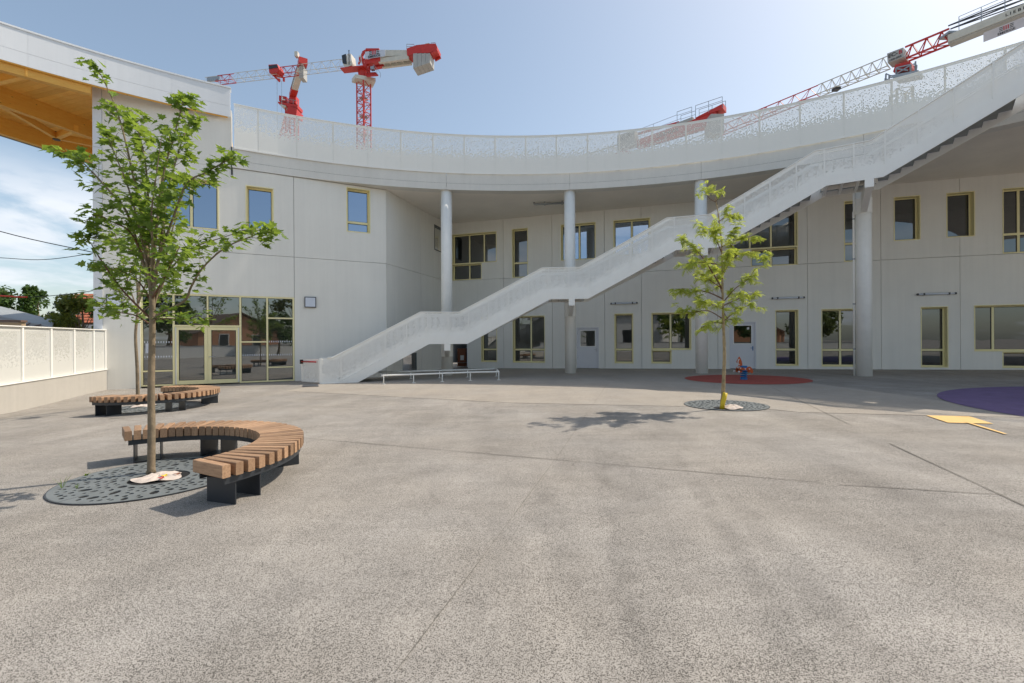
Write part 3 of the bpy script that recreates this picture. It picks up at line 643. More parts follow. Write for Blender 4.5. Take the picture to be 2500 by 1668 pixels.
for P in (Pm0, Pf0):
    o_ = float(np.dot(P-e0, dR)); wd = .24
    base = P-dR*0; t0 = -16; 
    # clip the beam where it meets the curved edge
    while np.hypot(*((base+dR*t0)[:2]-np.array(RC))) < RCAN+.36: t0 += .25
    m = MB(); m.obox(base+dR*t0+np.array([0, 0, 0]), dR*(13-t0), out*wd, np.array([0, 0, zd-10.572])); m.build('beam', MT['glulam'], can)
def brace(p, q, par, wd=.16, ht=.26): MB().bar(p+np.array([0, 0, .14]), q+np.array([0, 0, .14]), wd, ht).build('brace', MT['glulam'], par)
nd = at_z(138, 341, 10.58)
brace(at_z(-4, 258, 10.585), nd, can); brace(nd, at_z(186, 321, 10.585), can); brace(nd, at_z(300, 372, 10.585), can); brace(at_z(70, 188, 10.59), at_z(-90, 226, 10.59), can)
MB().lathe(tuple(nd+np.array([0, 0, -.02])), [(.13, 0), (.13, .34)], 16).build('node_plate', MT['dark'], can)
m = MB(); m.obox(Pf0-dR*16+out*.30+np.array([0, 0, -.02]), dR*30, out*.04, np.array([0, 0, 1.0])); m.build('rear_edge_panel', MT['zinc'], can)
m = MB(); q0 = e0+out*.12; m.prism([tuple((e0+rad*11+tgd*.05)[:2]), tuple((e0+out*(w_edge+.3)+dR*9)[:2]), tuple((e0+out*(w_edge+.3)-dR*8)[:2])]+[tuple(ring(a, RCAN+.08)[:2]) for a in arc(150, AC0+.2, 2)], 11.9, 12.02); m.build('roof_sheet', MT['zinc'], can)
# ---- roof guard: punched panels between posts, one panel each
guard = thing('roof_guard', 'white punched metal guard screen standing along the curved roof edge', 'guard rail', ring(84, RR, 9.7))
GA = [119.45, 117.35]+[113.83-3.52*k for k in range(0, 27)]
RG = RR-.035
for a, b in zip(GA, GA[1:]):
    angs = arc(a-.03, b+.03, 1.2); V = []; F = []; UV = []
    for i, t in enumerate(angs):
        u = RG*math.radians(a-t)
        for z in (9.66, 11.47): V.append(ring(t, RG, z)); UV.append((u+.3*(hash(round(a, 1)) % 5), z-9.66))
        if i: F.append((2*i-2, 2*i, 2*i+1, 2*i-1))
    nb_ = len(V); V += [ring(t, RG+.008, z) for t in angs for z in (9.66, 11.47)]; UV = UV+UV; F += [tuple(i+nb_ for i in f[::-1]) for f in F]      # rear face of the sheet, added behind the front to block slanting sun
    MB().add(V, F, UV).build('panel', MT['perf'], guard)
    c = ring(b, RG+.05); d_ = unit(ring(b)-np.array([RC[0], RC[1], 0])); tg = np.array([-d_[1], d_[0], 0])
    MB().obox(ring(b, RG+.012, 9.72)-tg*.035, tg*.07, d_*.06, np.array([0, 0, 1.74])).build('post', MT['white'], guard)
band(MB(), arc(GA[0], A_R, .8), RG-.012, RG+.05, 11.472, 11.50).build('top_rail', MT['white'], guard)
band(MB(), arc(GA[0], A_R, .8), RG-.014, RG-.002, 9.63, 9.70).build('drip_edge', MT['white'], guard)
# ================================================================== STAIRCASE (follows the ring)
RI, RO = 21.80, 23.32; PER = 13.67; RISE = 1.9; SL = (2.87-.98)/(110.45-101.2)
g0 = gz(*ring(111, RI)[:2])
stair = thing('outdoor_staircase', 'long white steel staircase with punched guards climbing along the columns to the roof', 'staircase', ring(108, (RI+RO)/2, g0))
def prof(dz, sh):                                              # breakpoints (angle falling, z) of a line parallel to the handrail
    P = []
    z1 = 2.87+dz; a1 = 101.2+sh; P.append((a1+(z1-g0)/SL, g0)) if dz < -.9 else P.extend([(112.2, .98+dz), (110.45+sh, .98+dz)])
    for k in range(5): P += [(101.2+sh-PER*k, 2.87+dz+RISE*k), (96.95+sh-PER*k, 2.87+dz+RISE*k)]
    return P
TOPL, JUN, BOT = prof(0, 0), prof(-.99, -.66), prof(-1.36, -.92)
AEND = 36.0  # top landing and guard run on out of view, added to shade the yard
def ev(P, a):
    if a >= P[0][0]: return P[0][1]
    for (a0, z0_), (a1, z1_) in zip(P, P[1:]):
        if a0 >= a >= a1: return z0_+(z1_-z0_)*(a0-a)/(a0-a1) if a0 > a1 else z1_
    return P[-1][1]
posts = [111.55]+[109.55-2.278*k for k in range(0, 30) if 109.55-2.278*k > AEND]
brk = sorted({a for P in (TOPL, JUN, BOT) for a, _ in P if AEND < a < 111.55}|set(posts)|set(np.arange(AEND, 111.5, .7)), reverse=True)
for R, s in ((RI, -1), (RO, 1)):
    # stringer plate
    m = MB(); A = [a for a in brk if a <= 111.55]; V = []; F = []
    for i, a in enumerate(A):
        b, j = ev(BOT, a), ev(JUN, a); j = max(j, b+.012)
        V += [ring(a, R, b), ring(a, R+s*.04, b), ring(a, R+s*.04, j), ring(a, R, j)]
        if i: o = 4*i; F += [(o-4+k, o-4+(k+1)%4, o+(k+1)%4, o+k) for k in range(4)]
    F += [(0,3,2,1), tuple(len(V)-4+k for k in range(4))]
    m.add(V, F if s < 0 else F).build('stringer', MT['white'], stair)
    for a, b in zip(posts, posts[1:]):
        ang = [a]+[q for q in brk if b < q < a]+[b]; V = []; F = []; UV = []
        for i, t in enumerate(ang):
            j, tp = ev(JUN, t), ev(TOPL, t); u = R*math.radians(112-t)
            V += [ring(t, R-.01*s, j+.004), ring(t, R-.01*s, tp-.02)]; UV += [(u, 0.0), (u, tp-j)]
            if i: F.append((2*i-2, 2*i, 2*i+1, 2*i-1))
        MB().add(V, F, UV).build('guard_panel', MT['perfs'], stair)
    for a in posts:
        d_ = unit(ring(a)-np.array([RC[0], RC[1], 0])); tg = np.array([-d_[1], d_[0], 0]); j, tp = ev(JUN, a), ev(TOPL, a); wd = .05 if a < 111 else .09
        MB().obox(ring(a, R+(0 if s > 0 else -.03), j)-tg*wd/2, tg*wd, d_*.03 if a < 111 else d_*.08, np.array([0, 0, tp-j-.005])).build('post', MT['white'], stair)
    hr = [ring(t, R, ev(TOPL, t)) for t in brk if AEND <= t <= 111.5]; MB().tube(hr, .022, 6).build('top_rail', MT['white'], stair, smooth=True)
    hr = [ring(t, R-s*.09, ev(TOPL, t)-.11) for t in brk if AEND <= t <= 111.0]; MB().tube(hr, .02, 6).build('handrail', MT['white'], stair, smooth=True)
# treads and landings
FL = prof(-1.0, -.66)
for k in range(5):
    za = 2.87-1.0+RISE*(k-1); a0 = (96.95-.66-PER*(k-1)) if k else None; a1 = 101.2-.66-PER*k
    if k == 0: za = g0+.02; a0 = a1+(2.87-1.0-g0)/SL
    zb2 = 2.87-1.0+RISE*k; n = 11; da = (a0-a1)/n
    for i in range(n):
        if a1+(n-1-i)*da < AEND: continue
        z = za+(zb2-za)*(i+1)/n-(.20 if k else .20*min(1, (i+1)/4)); aa, ab = a0-da*i, a0-da*(i+1)
        if i == n-1: continue
        m = MB(); band(m, [aa+.06, ab], RI+.04, RO-.04, z-.045, z); band(m, [ab+.03, ab], RI+.04, RO-.04, z-.06, z+(zb2-za)/n-.046); m.build('step', MT['galv'], stair)
    if zb2 < 9.9:
        e = 96.95-.66-PER*k if k < 4 else AEND; m = MB(); band(m, arc(a1+.9*0, e, .7), RI+.04, RO-.04, zb2-.17, zb2-.12); m.build('landing', MT['galv'], stair)
        for t in np.linspace(a1-.3, e+.3, 4):
            band(MB(), [t+.12, t-.12], RI+.04, RO-.04, zb2-.34, zb2-.175).build('landing_beam', MT['white'], stair)
        band(MB(), arc(a1, e, .7), RI+.7, RI+.78, zb2-.32, zb2-.176).build('landing_beam', MT['white'], stair)
        # bracket that carries the landing from the column: front plate, arm and collar
        ac = 98.27-14.08*k; c = ring(ac, RR+.33); zc = zb2-.36; d_ = unit(ring(ac)-np.array([RC[0], RC[1], 0])); tg = np.array([-d_[1], d_[0], 0])
        m = MB(); m.obox(ring(ac, RI-.05, zc-.28)-tg*.13, tg*.26, d_*.03, np.array([0, 0, .40])); m.build('bracket_plate', MT['white'], stair)
        P0 = [ring(ac, RI-.02, zc-.28), ring(ac, RI-.02, zc+.1), ring(ac, RR+.1, zc+.1), ring(ac, RR+.1, zc-.62)]
        m = MB(); m.slab([p-tg*.1 for p in P0], tg*.2); m.build('bracket_arm', MT['white'], stair)
        MB().lathe((c[0], c[1], zc-.62), [(.277, 0), (.285, .01), (.285, .58), (.277, .6)], 40).build('collar', MT['white'], stair, smooth=False)
# swing gate at the foot
pg = ring(111.55, RI); pe = G(738, 935.5); dg = unit(np.array([pe[0]-pg[0], pe[1]-pg[1], 0])); Lg = np.hypot(*(pe-pg)[:2]); ng = np.array([dg[1], -dg[0], 0]); ng = ng if ng[1] < 0 else -ng
gate = thing('stair_gate', 'small punched white gate with red push bar standing open at the stair foot', 'gate', (pg[0], pg[1], g0))
m = MB(); zz0, zz1 = g0+.06, g0+.98
for a, b, c, d in ((.04, .10, zz0, zz1), (Lg-.07, Lg, zz0, zz1)): m.obox(pg+dg*a+np.array([0, 0, c]), dg*(b-a), ng*.05, np.array([0, 0, d-c]))
for c, d in ((zz0, zz0+.06), (zz1-.05, zz1)): m.obox(pg+dg*.1+ng*.002+np.array([0, 0, c]), dg*(Lg-.17), ng*.046, np.array([0, 0, d-c]))
m.build('frame', MT['white'], gate)
MB().add([pg+dg*.1+ng*.025+np.array([0, 0, zz0]), pg+dg*(Lg-.07)+ng*.025+np.array([0, 0, zz0]), pg+dg*(Lg-.07)+ng*.025+np.array([0, 0, zz1]), pg+dg*.1+ng*.025+np.array([0, 0, zz1])], [(0,1,2,3)], [(0,.1),(Lg-.17,.1),(Lg-.17,1.0),(0,1.0)]).build('panel', MT['perfs'], gate)
MB().tube([pg+dg*.14+ng*.11+np.array([0, 0, zz1-.10]), pg+dg*(Lg-.12)+ng*.11+np.array([0, 0, zz1-.10])], .028, 10).build('push_bar', MT['redh'], gate, smooth=True)
m = MB(); m.obox(pg+dg*(Lg-.12)+ng*.04+np.array([0, 0, zz1-.19]), dg*.09, ng*.09, np.array([0, 0, .17])); m.build('latch_box', MT['black'], gate)
mp_ = [G(x, y) for x, y in ((740, 941), (776, 939), (778, 944.5), (739, 945.5))]
tag(MB().prism([(p[0], p[1]) for p in mp_], g0-.02, g0+.022).build('doormat', MT['darkgrey']), 'dark grey grating mat on the ground in front of the stair gate', 'mat')
# ================================================================== SMALL FITTINGS
def lamp_square():
    u_, z_ = WL.px(757.5, 738.3); h = .235; o = thing('wall_lamp', 'square bulkhead lamp with dark frame and pale lens on the wall beside the entrance', 'lamp', WL.at(u_, z_-h, 0))
    m = MB(); WL.box(m, u_-h, u_+h, z_-h, z_+h, .001, .075); m.build('body', MT['darkgrey'], o)
    m = MB(); q = h-.035; WL.box(m, u_-q, u_+q, z_-q, z_+q, .076, .09); m.build('lens', MT['lens'], o)
lamp_square()
def lamp_left():
    u_, z_ = WL.px(280, 735); o = thing('wall_lamp', 'square bulkhead lamp with dark frame half hidden behind the maple leaves', 'lamp', WL.at(u_, z_-.23, 0)); h = .235
    m = MB(); WL.box(m, u_-h, u_+h, z_-h, z_+h, .001, .075); m.build('body', MT['darkgrey'], o); m = MB(); q = h-.035; WL.box(m, u_-q, u_+q, z_-q, z_+q, .076, .09); m.build('lens', MT['lens'], o)
lamp_left()
for (x0, x1, y), lb in (((1491, 1556.5, 742.5), 'tube light above the narrow window beside the glazed grey door'), ((1883, 1963, 730), 'tube light above the two windows between the blue handled door and drainpipe column'), ((2236, 2331.6, 720.5), 'tube light above the lone ground window right of the drainpipe column')):
    u0, z_ = WB.px(x0, y); u1, _ = WB.px(x1, y); z_ += .02; o = thing('tube_light', lb, 'lamp', WB.at((u0+u1)/2, z_, 0), 'tube lights on the back wall')
    MB().tube([WB.at(u0+.05, z_, .09), WB.at(u1-.05, z_, .09)], .042, 12).build('tube', MT['lens'], o, smooth=True)
    for e0_, e1_ in ((u0, u0+.06), (u1-.06, u1)): MB().tube([WB.at(e0_, z_, .09), WB.at(e1_, z_, .09)], .048, 12).build('end_cap', MT['darkgrey'], o)
    m = MB(); WB.box(m, u0+.2, u1-.2, z_+.03, z_+.055, .0, .1); m.build('mounting_plate', MT['galv'], o)
    for f in (.18, .82): m = MB(); uu = u0+(u1-u0)*f; WB.box(m, uu-.03, uu+.03, z_-.05, z_+.05, .0, .135); m.build('clip', MT['darkgrey'], o)
# pipe under the soffit
pa, pb = at_z(1309, 499, 8.76), at_z(1374, 496, 8.76); pb2 = pa+(pb-pa)*1.3
o = thing('soffit_pipe', 'grey pipe with elbow hung below the soffit beside a column', 'pipe', pa)
MB().tube([pa+np.array([-.12, 0, .1]), pa+np.array([-.1, 0, .02]), pa, pa+(pb2-pa)*.05, pb2], .05, 10).build('pipe', MT['galv'], o, smooth=True)
for f in (.25, .75): q = pa+(pb2-pa)*f; MB().box(q-np.array([.03, .07, .07]), q+np.array([.03, .07, .1])).build('hanger', MT['galv'], o)
# downpipe on the fourth column
ac = 98.27-14.08*3; c = ring(ac, RR+.33); dp = c+np.array([-.27, -.06, 0])
vdir = unit(np.array([-c[1], c[0], 0])); dp = c+vdir*.31-unit(np.array([c[0], c[1], 0]))*.06
o = thing('downpipe', 'slim pale metal drainpipe strapped to the column beside the far right stair landing', 'drainpipe', (dp[0], dp[1], gz(dp[0], dp[1])))
zt_ = 7.0
MB().tube([(dp[0], dp[1], gz(dp[0], dp[1])), (dp[0], dp[1], zt_-.3), tuple(dp+vdir*-.02+np.array([0, 0, zt_-.25])), tuple(dp+np.array([0, 0, ZS]))], .04, 12).build('pipe', MT['white'], o, smooth=True)
for z in (1.2, 3.0, 4.8, 6.4): MB().lathe((dp[0], dp[1], z), [(.046, 0), (.046, .05)], 12).build('strap', MT['galv'], o)
# low white rail under the stair
Z5 = lambda x, y: G(700+x*.2979, 560+y*.2979)
fp = [Z5(795,1270), Z5(1040,1260), Z5(1275,1250), Z5(1505,1240), Z5(1738,1235)]; bp = [Z5(1018,1227), Z5(1253,1220), Z5(1483,1213), Z5(1718,1205)]
rail = thing('low_rail', 'low white tubular steel rail standing on short posts under the stair', 'rail', fp[2])
hh = .34
for p in fp+bp:
    MB().tube([p, p+np.array([0, 0, hh])], .02, 10).build('post', MT['white'], rail, smooth=True); MB().lathe((p[0], p[1], p[2]+.004), [(.08, 0), (.08, .01)], 16).build('base_plate', MT['white'], rail)
up_ = np.array([0, 0, hh]); cl = fp[0]-(fp[1]-fp[0])*.08+up_; bl = bp[0]-(bp[1]-bp[0])*1.1+up_
cr_, br_ = fp[-1]+up_, bp[-1]+up_
MB().tube([cl]+[p+up_ for p in fp], .032, 10).build('rail', MT['white'], rail, smooth=True); MB().tube([bl]+[p+up_ for p in bp], .032, 10).build('rail', MT['white'], rail, smooth=True); MB().tube([cr_, br_], .032, 10).build('rail', MT['white'], rail, smooth=True)
# ================================================================== BENCHES
SEATZ = .445
def bench(name, label, c, r0, r1, a0, a1, legs, n, group, tilt=.0):
    zc = gz(c[0], c[1]); b = thing(name, label, 'bench', (c[0], c[1], zc), group)
    L = r1-r0; wd = .079; me = MB(); bv = .006
    # one bevelled beam, shared by all slats: along x from 0 to L
    me.v = []; prof_ = [(-wd/2+bv, 0), (wd/2-bv, 0), (wd/2, bv), (wd/2, .125-bv), (wd/2-bv, .125), (-wd/2+bv, .125), (-wd/2, .125-bv), (-wd/2, bv)]
    V = [(x, y, z) for x in (0, L) for y, z in prof_]; F = [tuple(range(8)), tuple(range(8, 16))[::-1]]+[(i, 8+i, 8+(i+1)%8, (i+1)%8) for i in range(8)]
    me.add(V, [f[::-1] for f in F]); sm = me.mesh('slat', MT['slat'])
    for k in range(n):
        a = math.radians(a0+(a1-a0)*k/(n-1)+random.uniform(-.12, .12)); rr = r0+random.uniform(-.004, .004)
        inst('slat', sm, b, Matrix.Translation((c[0]+rr*math.cos(a), c[1]+rr*math.sin(a), zc+SEATZ-.125+random.uniform(-.002, .002))) @ Matrix.Rotation(a, 4, 'Z'))
    def arcbar(ra, rb, z0, z1, b0, b1):
        m = MB(); V = []; F = []; N = 40
        for i in range(N+1):
            t = math.radians(b0+(b1-b0)*i/N)
            for r, z in ((ra, z0), (rb, z0), (rb, z1), (ra, z1)): V.append((c[0]+r*math.cos(t), c[1]+r*math.sin(t), zc+z))
            if i: o = 4*i; F += [(o-4+k, o+k, o+(k+1)%4, o-4+(k+1)%4) for k in range(4)]
        F += [(0,1,2,3), tuple(len(V)-4+k for k in range(4))[::-1]]
        return m.add(V, F)
    for ra, rb in ((r0+.035, r0+.05), (r1-.05, r1-.035)): arcbar(ra, rb, SEATZ-.195, SEATZ-.127, a0, a1).build('frame_band', MT['dark'], b)
    arcbar(r0+.052, r1-.052, SEATZ-.140, SEATZ-.127, a0, a1).build('frame_plate', MT['dark'], b)
    for la in legs:
        t = math.radians(la); rd = np.array([math.cos(t), math.sin(t), 0]); tg = np.array([-rd[1], rd[0], 0]); lw, th = .30, .012; p = np.array([c[0], c[1], zc])+rd*(r0+.06); dep = L-.12
        m = MB()                                              # leg: a bent plate, open box seen from the ends
        m.obox(p-tg*lw/2, tg*lw, rd*dep, np.array([0, 0, th])); m.obox(p-tg*lw/2+np.array([0, 0, th]), tg*th, rd*dep, np.array([0, 0, SEATZ-.195-th])); m.obox(p+tg*(lw/2-th)+np.array([0, 0, th]), tg*th, rd*dep, np.array([0, 0, SEATZ-.195-th])); m.obox(p-tg*lw/2+np.array([0, 0, SEATZ-.195]), tg*lw, rd*dep, np.array([0, 0, th]))
        m.build('leg', MT['dark'], b)
    return b
bc = np.array([-4.30, 5.20]); r_o, r_i = 1.74, 1.235
ang = lambda p: math.degrees(math.atan2(p[1]-bc[1], p[0]-bc[0]))
pe1 = at_z(60+1465*.3149, 900+738*.3149, SEATZ-.02); pe2 = at_z(60+755*.3149, 900+447*.3149, SEATZ-.02)
BA0, BA1 = ang(pe1)+1.2, ang(pe2)-1.2
bench('curved_bench', 'curved timber slat bench around the maple tree in the foreground', bc, r_i, r_o, BA0, BA1, [BA0+9, BA0+62, BA0+118, BA1-9], 38, 'curved timber benches')
b2 = np.array([-9.16, 11.62]); BR = 1.42
ang2 = lambda p: math.degrees(math.atan2(p[1]-b2[1], p[0]-b2[0]))
q1 = at_z(678*.3234, 560+1265*.3234, SEATZ-.07); q2 = at_z(1240*.3234, 560+1180*.3234, SEATZ-.07)
b2c = np.array([-9.33, 11.87]); 
bench('curved_bench', 'curved timber slat bench in front of the glazed entrance doors', b2c, .96, 1.44, -106, 118, [-97, -32, 40, 108], 42, 'curved timber benches')
# ================================================================== TREE GRATES
def grate(label, c, R, hole_c, hr, seed, n_holes):
    """two slate grey half plates pierced with oval holes, over a dark pit"""
    rnd = random.Random(seed); zc = gz(*c); g = thing('tree_grate', label, 'tree grate', (c[0], c[1], zc), 'round tree grates')
    gx, gy = (gz(c[0]+1, c[1])-gz(c[0]-1, c[1]))/2, 0
    zz = lambda x, y: zc+gx*(x-c[0])
    holes = []; tries = 0
    while len(holes) < n_holes and tries < 20000:
        tries += 1; r = R*.95*math.sqrt(rnd.random()); a = rnd.uniform(0, 2*math.pi); x, y = c[0]+r*math.cos(a), c[1]+r*math.sin(a)
        s = rnd.choice([.020, .024, .028, .034, .045]); e = rnd.uniform(1.0, 1.7)
        if math.hypot(x-hole_c[0], y-hole_c[1]) < hr+.06 or r > R-.07: continue
        if any(math.hypot(x-h[0], y-h[1]) < (s*e+h[2]*h[3])+.016 for h in holes): continue
        if abs((x-c[0])*math.cos(.35)-(y-c[1])*math.sin(.35)) < .05: continue
        holes.append((x, y, s, e, rnd.uniform(0, 3.14)))
    N = 56
    nrm = np.array([math.cos(.35), -math.sin(.35)])
    for side in (1, -1):
        # half plate: outline with straight cut through the trunk opening
        th = math.atan2(nrm[1], nrm[0]); pts = []
        a_s = [th-math.pi/2+math.pi*k/N for k in range(N+1)] if side > 0 else [th+math.pi/2+math.pi*k/N for k in range(N+1)]
        outer = [(c[0]+R*math.cos(a)+nrm[0]*side*.004, c[1]+R*math.sin(a)+nrm[1]*side*.004) for a in a_s]
        dd = np.array(hole_c)-np.array(c); off = float(np.dot(dd, nrm)); tvec = np.array([-nrm[1], nrm[0]]); tc_ = float(np.dot(dd, tvec))
        half = math.sqrt(max(hr*hr-off*off, 1e-4))
        # arc of the opening on this side
        s0 = np.array(c)+tvec*(tc_+half); s1 = np.array(c)+tvec*(tc_-half)
        aa = math.atan2(*(s0-np.array(hole_c))[::-1]); ab = math.atan2(*(s1-np.array(hole_c))[::-1])
        if side > 0:
            while ab > aa: ab -= 2*math.pi
        else:
            while ab < aa: ab += 2*math.pi
        inner = [(hole_c[0]+hr*math.cos(aa+(ab-aa)*k/28)+nrm[0]*side*.004, hole_c[1]+hr*math.sin(aa+(ab-aa)*k/28)+nrm[1]*side*.004) for k in range(29)]
        if side < 0: inner = inner[::-1]
        cu = bpy.data.curves.new('plate', 'CURVE'); cu.dimensions = '2D'; cu.fill_mode = 'BOTH'
        loops = [outer+(inner if side > 0 else inner)]
        if side < 0: loops = [outer+inner[::-1]]
        loops[0] = outer+(inner if np.hypot(*(np.array(outer[-1])-np.array(inner[0]))) < np.hypot(*(np.array(outer[-1])-np.array(inner[-1]))) else inner[::-1])
        for h in holes:
            if side*np.dot(np.array(h[:2])-np.array(c), nrm) > 0:
                ca, sa = math.cos(h[4]), math.sin(h[4]); loops.append([(h[0]+h[2]*h[3]*math.cos(t)*ca-h[2]*math.sin(t)*sa, h[1]+h[2]*h[3]*math.cos(t)*sa+h[2]*math.sin(t)*ca) for t in np.linspace(0, 2*math.pi, 9)[:-1]])
        for lp in loops:
            sp = cu.splines.new('POLY'); sp.points.add(len(lp)-1); sp.use_cyclic_u = True
            for q, p in zip(sp.points, lp): q.co = (p[0]-c[0], p[1]-c[1], 0, 1)
        cu.extrude = .004
        tmp = bpy.data.objects.new('tmp', cu); COL.objects.link(tmp); bpy.context.view_layer.update()
        me = bpy.data.meshes.new_from_object(tmp.evaluated_get(bpy.context.evaluated_depsgraph_get())); bpy.data.objects.remove(tmp)
        for v in me.vertices: v.co.z += .011+gx*v.co.x
        me.materials.clear(); me.materials.append(MT['grate']); me.name = 'half_plate'
        ob = link('half_plate', me, g)
    V = []; F = []; 
    m = MB(); 
    for k in range(64):
        t0, t1 = 2*math.pi*k/64, 2*math.pi*(k+1)/64; P = []
        for t in (t0, t1):
            for r, z in ((R+.002, .003), (R+.014, .003), (R+.014, .0145), (R+.002, .0145)): x, y = c[0]+r*math.cos(t), c[1]+r*math.sin(t); P.append((x, y, zz(x, y)+z))
        m.add(P, [(0,1,5,4),(1,2,6,5),(2,3,7,6),(3,0,4,7)])
    m.build('rim', MT['dark'], g)
    dsk = MB(); dsk.add([(c[0]+R*math.cos(2*math.pi*k/48), c[1]+R*math.sin(2*math.pi*k/48), zz(c[0]+R*math.cos(2*math.pi*k/48), 0)+.0055) for k in range(48)], [tuple(range(48))]); dsk.build('pit_floor', MT['pit'], g)
    return g
def mound(label, c, rx, ry, h, rot, seed, flat=.02):           # creased fleece or sand heaped round a trunk
    rnd = random.Random(seed); m = MB(); V = [(c[0], c[1], gz(*c)+h)]; K, N = 7, 30; ph = [rnd.uniform(0, 6) for _ in range(6)]
    for k in range(1, K+1):
        for i in range(N):
            t = 2*math.pi*i/N; f = k/K; r = f*(1+.10*math.sin(3*t+ph[0])+.07*math.sin(5*t+ph[1])); x, y = rx*r*math.cos(t), ry*r*math.sin(t)
            z = flat+(h-flat)*(1-f**1.6)+.022*math.sin(4*t+9*f+ph[2])*f*(1-f*.5)+.012*math.sin(9*t+ph[3])*(f < 1); V.append((c[0]+x*math.cos(rot)-y*math.sin(rot), c[1]+x*math.sin(rot)+y*math.cos(rot), gz(*c)+max(z, .011)))
    F = [(0, 1+i, 1+(i+1)%N) for i in range(N)]
    for k in range(K-1): F += [(1+k*N+i, 1+(k+1)*N+i, 1+(k+1)*N+(i+1)%N, 1+k*N+(i+1)%N) for i in range(N)]
    tag(m.add(V, F).build('fleece', MT['felt'], smooth=True, origin=(c[0], c[1], gz(*c))), label, 'fleece')
T1 = G(60+980*.3149, 900+818*.3149); T2 = G(1042*.3234, 560+1340*.3234); T3 = G(1650+790*.1489, 860+928*.1489)
g1 = (-4.31, 5.52); h1 = (-4.24, 5.46)
grate('round slate grey tree grate with oval holes inside the foreground bench', g1, .945, h1, .30, 3, 300); mound('pale creased fleece round the trunk of the foreground maple', h1, .24, .22, .05, .4, 5)
c2 = np.array([-9.45, 11.75]); grate('round slate grey tree grate inside the bench by the entrance', tuple(c2), .88, (T2[0]+.1, T2[1]+.05), .31, 9, 200); mound('pale creased fleece round the trunk of the tree by the entrance', (T2[0]+.1, T2[1]+.05), .27, .25, .05, 1.4, 6)
c3 = np.array([5.02, 10.72]); h3 = (T3[0]+.06, T3[1]-.02); grate('round slate grey tree grate under the slender feathery tree', tuple(c3), .90, h3, .28, 17, 230); mound('pale creased fleece round the trunk of the slender feathery tree', (T3[0]+.18, T3[1]+.0), .24, .20, .09, .2, 7)
for (x, y, col), nm in (((.09, -.04, 'ypipe'), 'yellow'), ((.20, .02, 'brown'), 'brown'), ((.12, -.13, 'redh'), 'red')):
    p = (h1[0]+x, h1[1]+y); z = gz(*p)+.052
    V = [(p[0]+.03*math.cos(t)*(1+.4*math.cos(3*t)), p[1]+.03*math.sin(t)*(1+.4*math.cos(3*t)), z+.012*math.sin(2*t)) for t in np.linspace(0, 6.28, 9)[:-1]]
    tag(MB().add(V, [tuple(range(8))]).build('fallen_leaf', MT[col]), 'small %s fallen leaf on the fleece of the foreground maple' % nm, 'leaf')
# yellow drain pipe stub beside the right tree
o = thing('watering_pipe', 'bent yellow watering pipe stub leaning on the slender tree trunk', 'pipe', T3)
MB().tube([T3+np.array([-.09, -.10, .01]), T3+np.array([-.07, -.09, .14]), T3+np.array([-.03, -.08, .26]), T3+np.array([0, -.06, .36])], .05, 12).build('pipe', MT['ypipe'], o, smooth=True)
# weeds through the grate
for i, (px, py, h) in enumerate(((60+290*.3149, 900+935*.3149, .15), (60+480*.3149, 900+838*.3149, .06), (60+405*.3149, 900+935*.3149, .07))):
    p = G(px, py); rnd = random.Random(i); m = MB()
    for k in range(6 if i != 1 else 12):
        a = rnd.uniform(0, 6.28); l = h*rnd.uniform(.5, 1.1); s = rnd.uniform(.2, .9); q = np.array([math.cos(a), math.sin(a), 0])*l*s; w_ = np.array([-math.sin(a), math.cos(a), 0])*(.0035 if i != 1 else .013)
        m.add([p-w_*.6, p+w_*.6, p+q*.5+w_+np.array([0, 0, l*.6]), p+q*.5-w_+np.array([0, 0, l*.6]), p+q+np.array([0, 0, l*(.95 if i != 1 else .5)])], [(0,1,2,3), (3,2,4)])
    tag(m.build('weed', MT['leaf'], origin=p), ['tall thin weed growing through the foreground tree grate', 'low leafy weed at the rim of the foreground tree grate', 'short drooping weed in the middle of the foreground tree grate'][i], 'weed')
# ================================================================== TREES
def leafmesh(size=1.):
    """five-lobed maple leaf, folded a little along the midrib, about one unit long"""
    half = [(0, 0), (.10, -.02), (.34, -.10), (.30, .08), (.52, .22), (.36, .36), (.24, .38), (.30, .62), (.15, .60), (.10, .74), (0, 1.0)]
    V = [(0, .35, -.015)]; 
    pts = half+[(-x, y) for x, y in half[::-1][1:-1]]
    for x, y in pts: V.append((x*.95, y, abs(x)*.22-.10*max(0, y-.3)**2-.05*x*x))
    n = len(pts); m = MB(); V = [(x*size, y*size, z*size) for x, y, z in V]; m.add(V, [(0, 1+i, 1+(i+1)%n) for i in range(n)])
    return m
LEAF = leafmesh()
def rotm(nrm, tip):                                            # leaf frame: z = nrm, y = tip direction
    z = unit(nrm); y = np.array(tip, float); y = y-z*np.dot(y, z); y = unit(y) if np.linalg.norm(y) > 1e-6 else unit(np.cross(z, [1, 0, .1])); x = np.cross(y, z); return np.stack([x, y, z], 1)
def smooth_path(P, n=6):
    P = [np.array(p, float) for p in P]
    if len(P) < 3: return P
    out_ = []
    for i in range(len(P)-1):
        p0, p1, p2, p3 = P[max(i-1, 0)], P[i], P[i+1], P[min(i+2, len(P)-1)]
        for k in range(n):
            t = k/n; out_.append(.5*((2*p1)+(-p0+p2)*t+(2*p0-5*p1+4*p2-p3)*t*t+(-p0+3*p1-3*p2+p3)*t**3))
    return out_+[P[-1]]
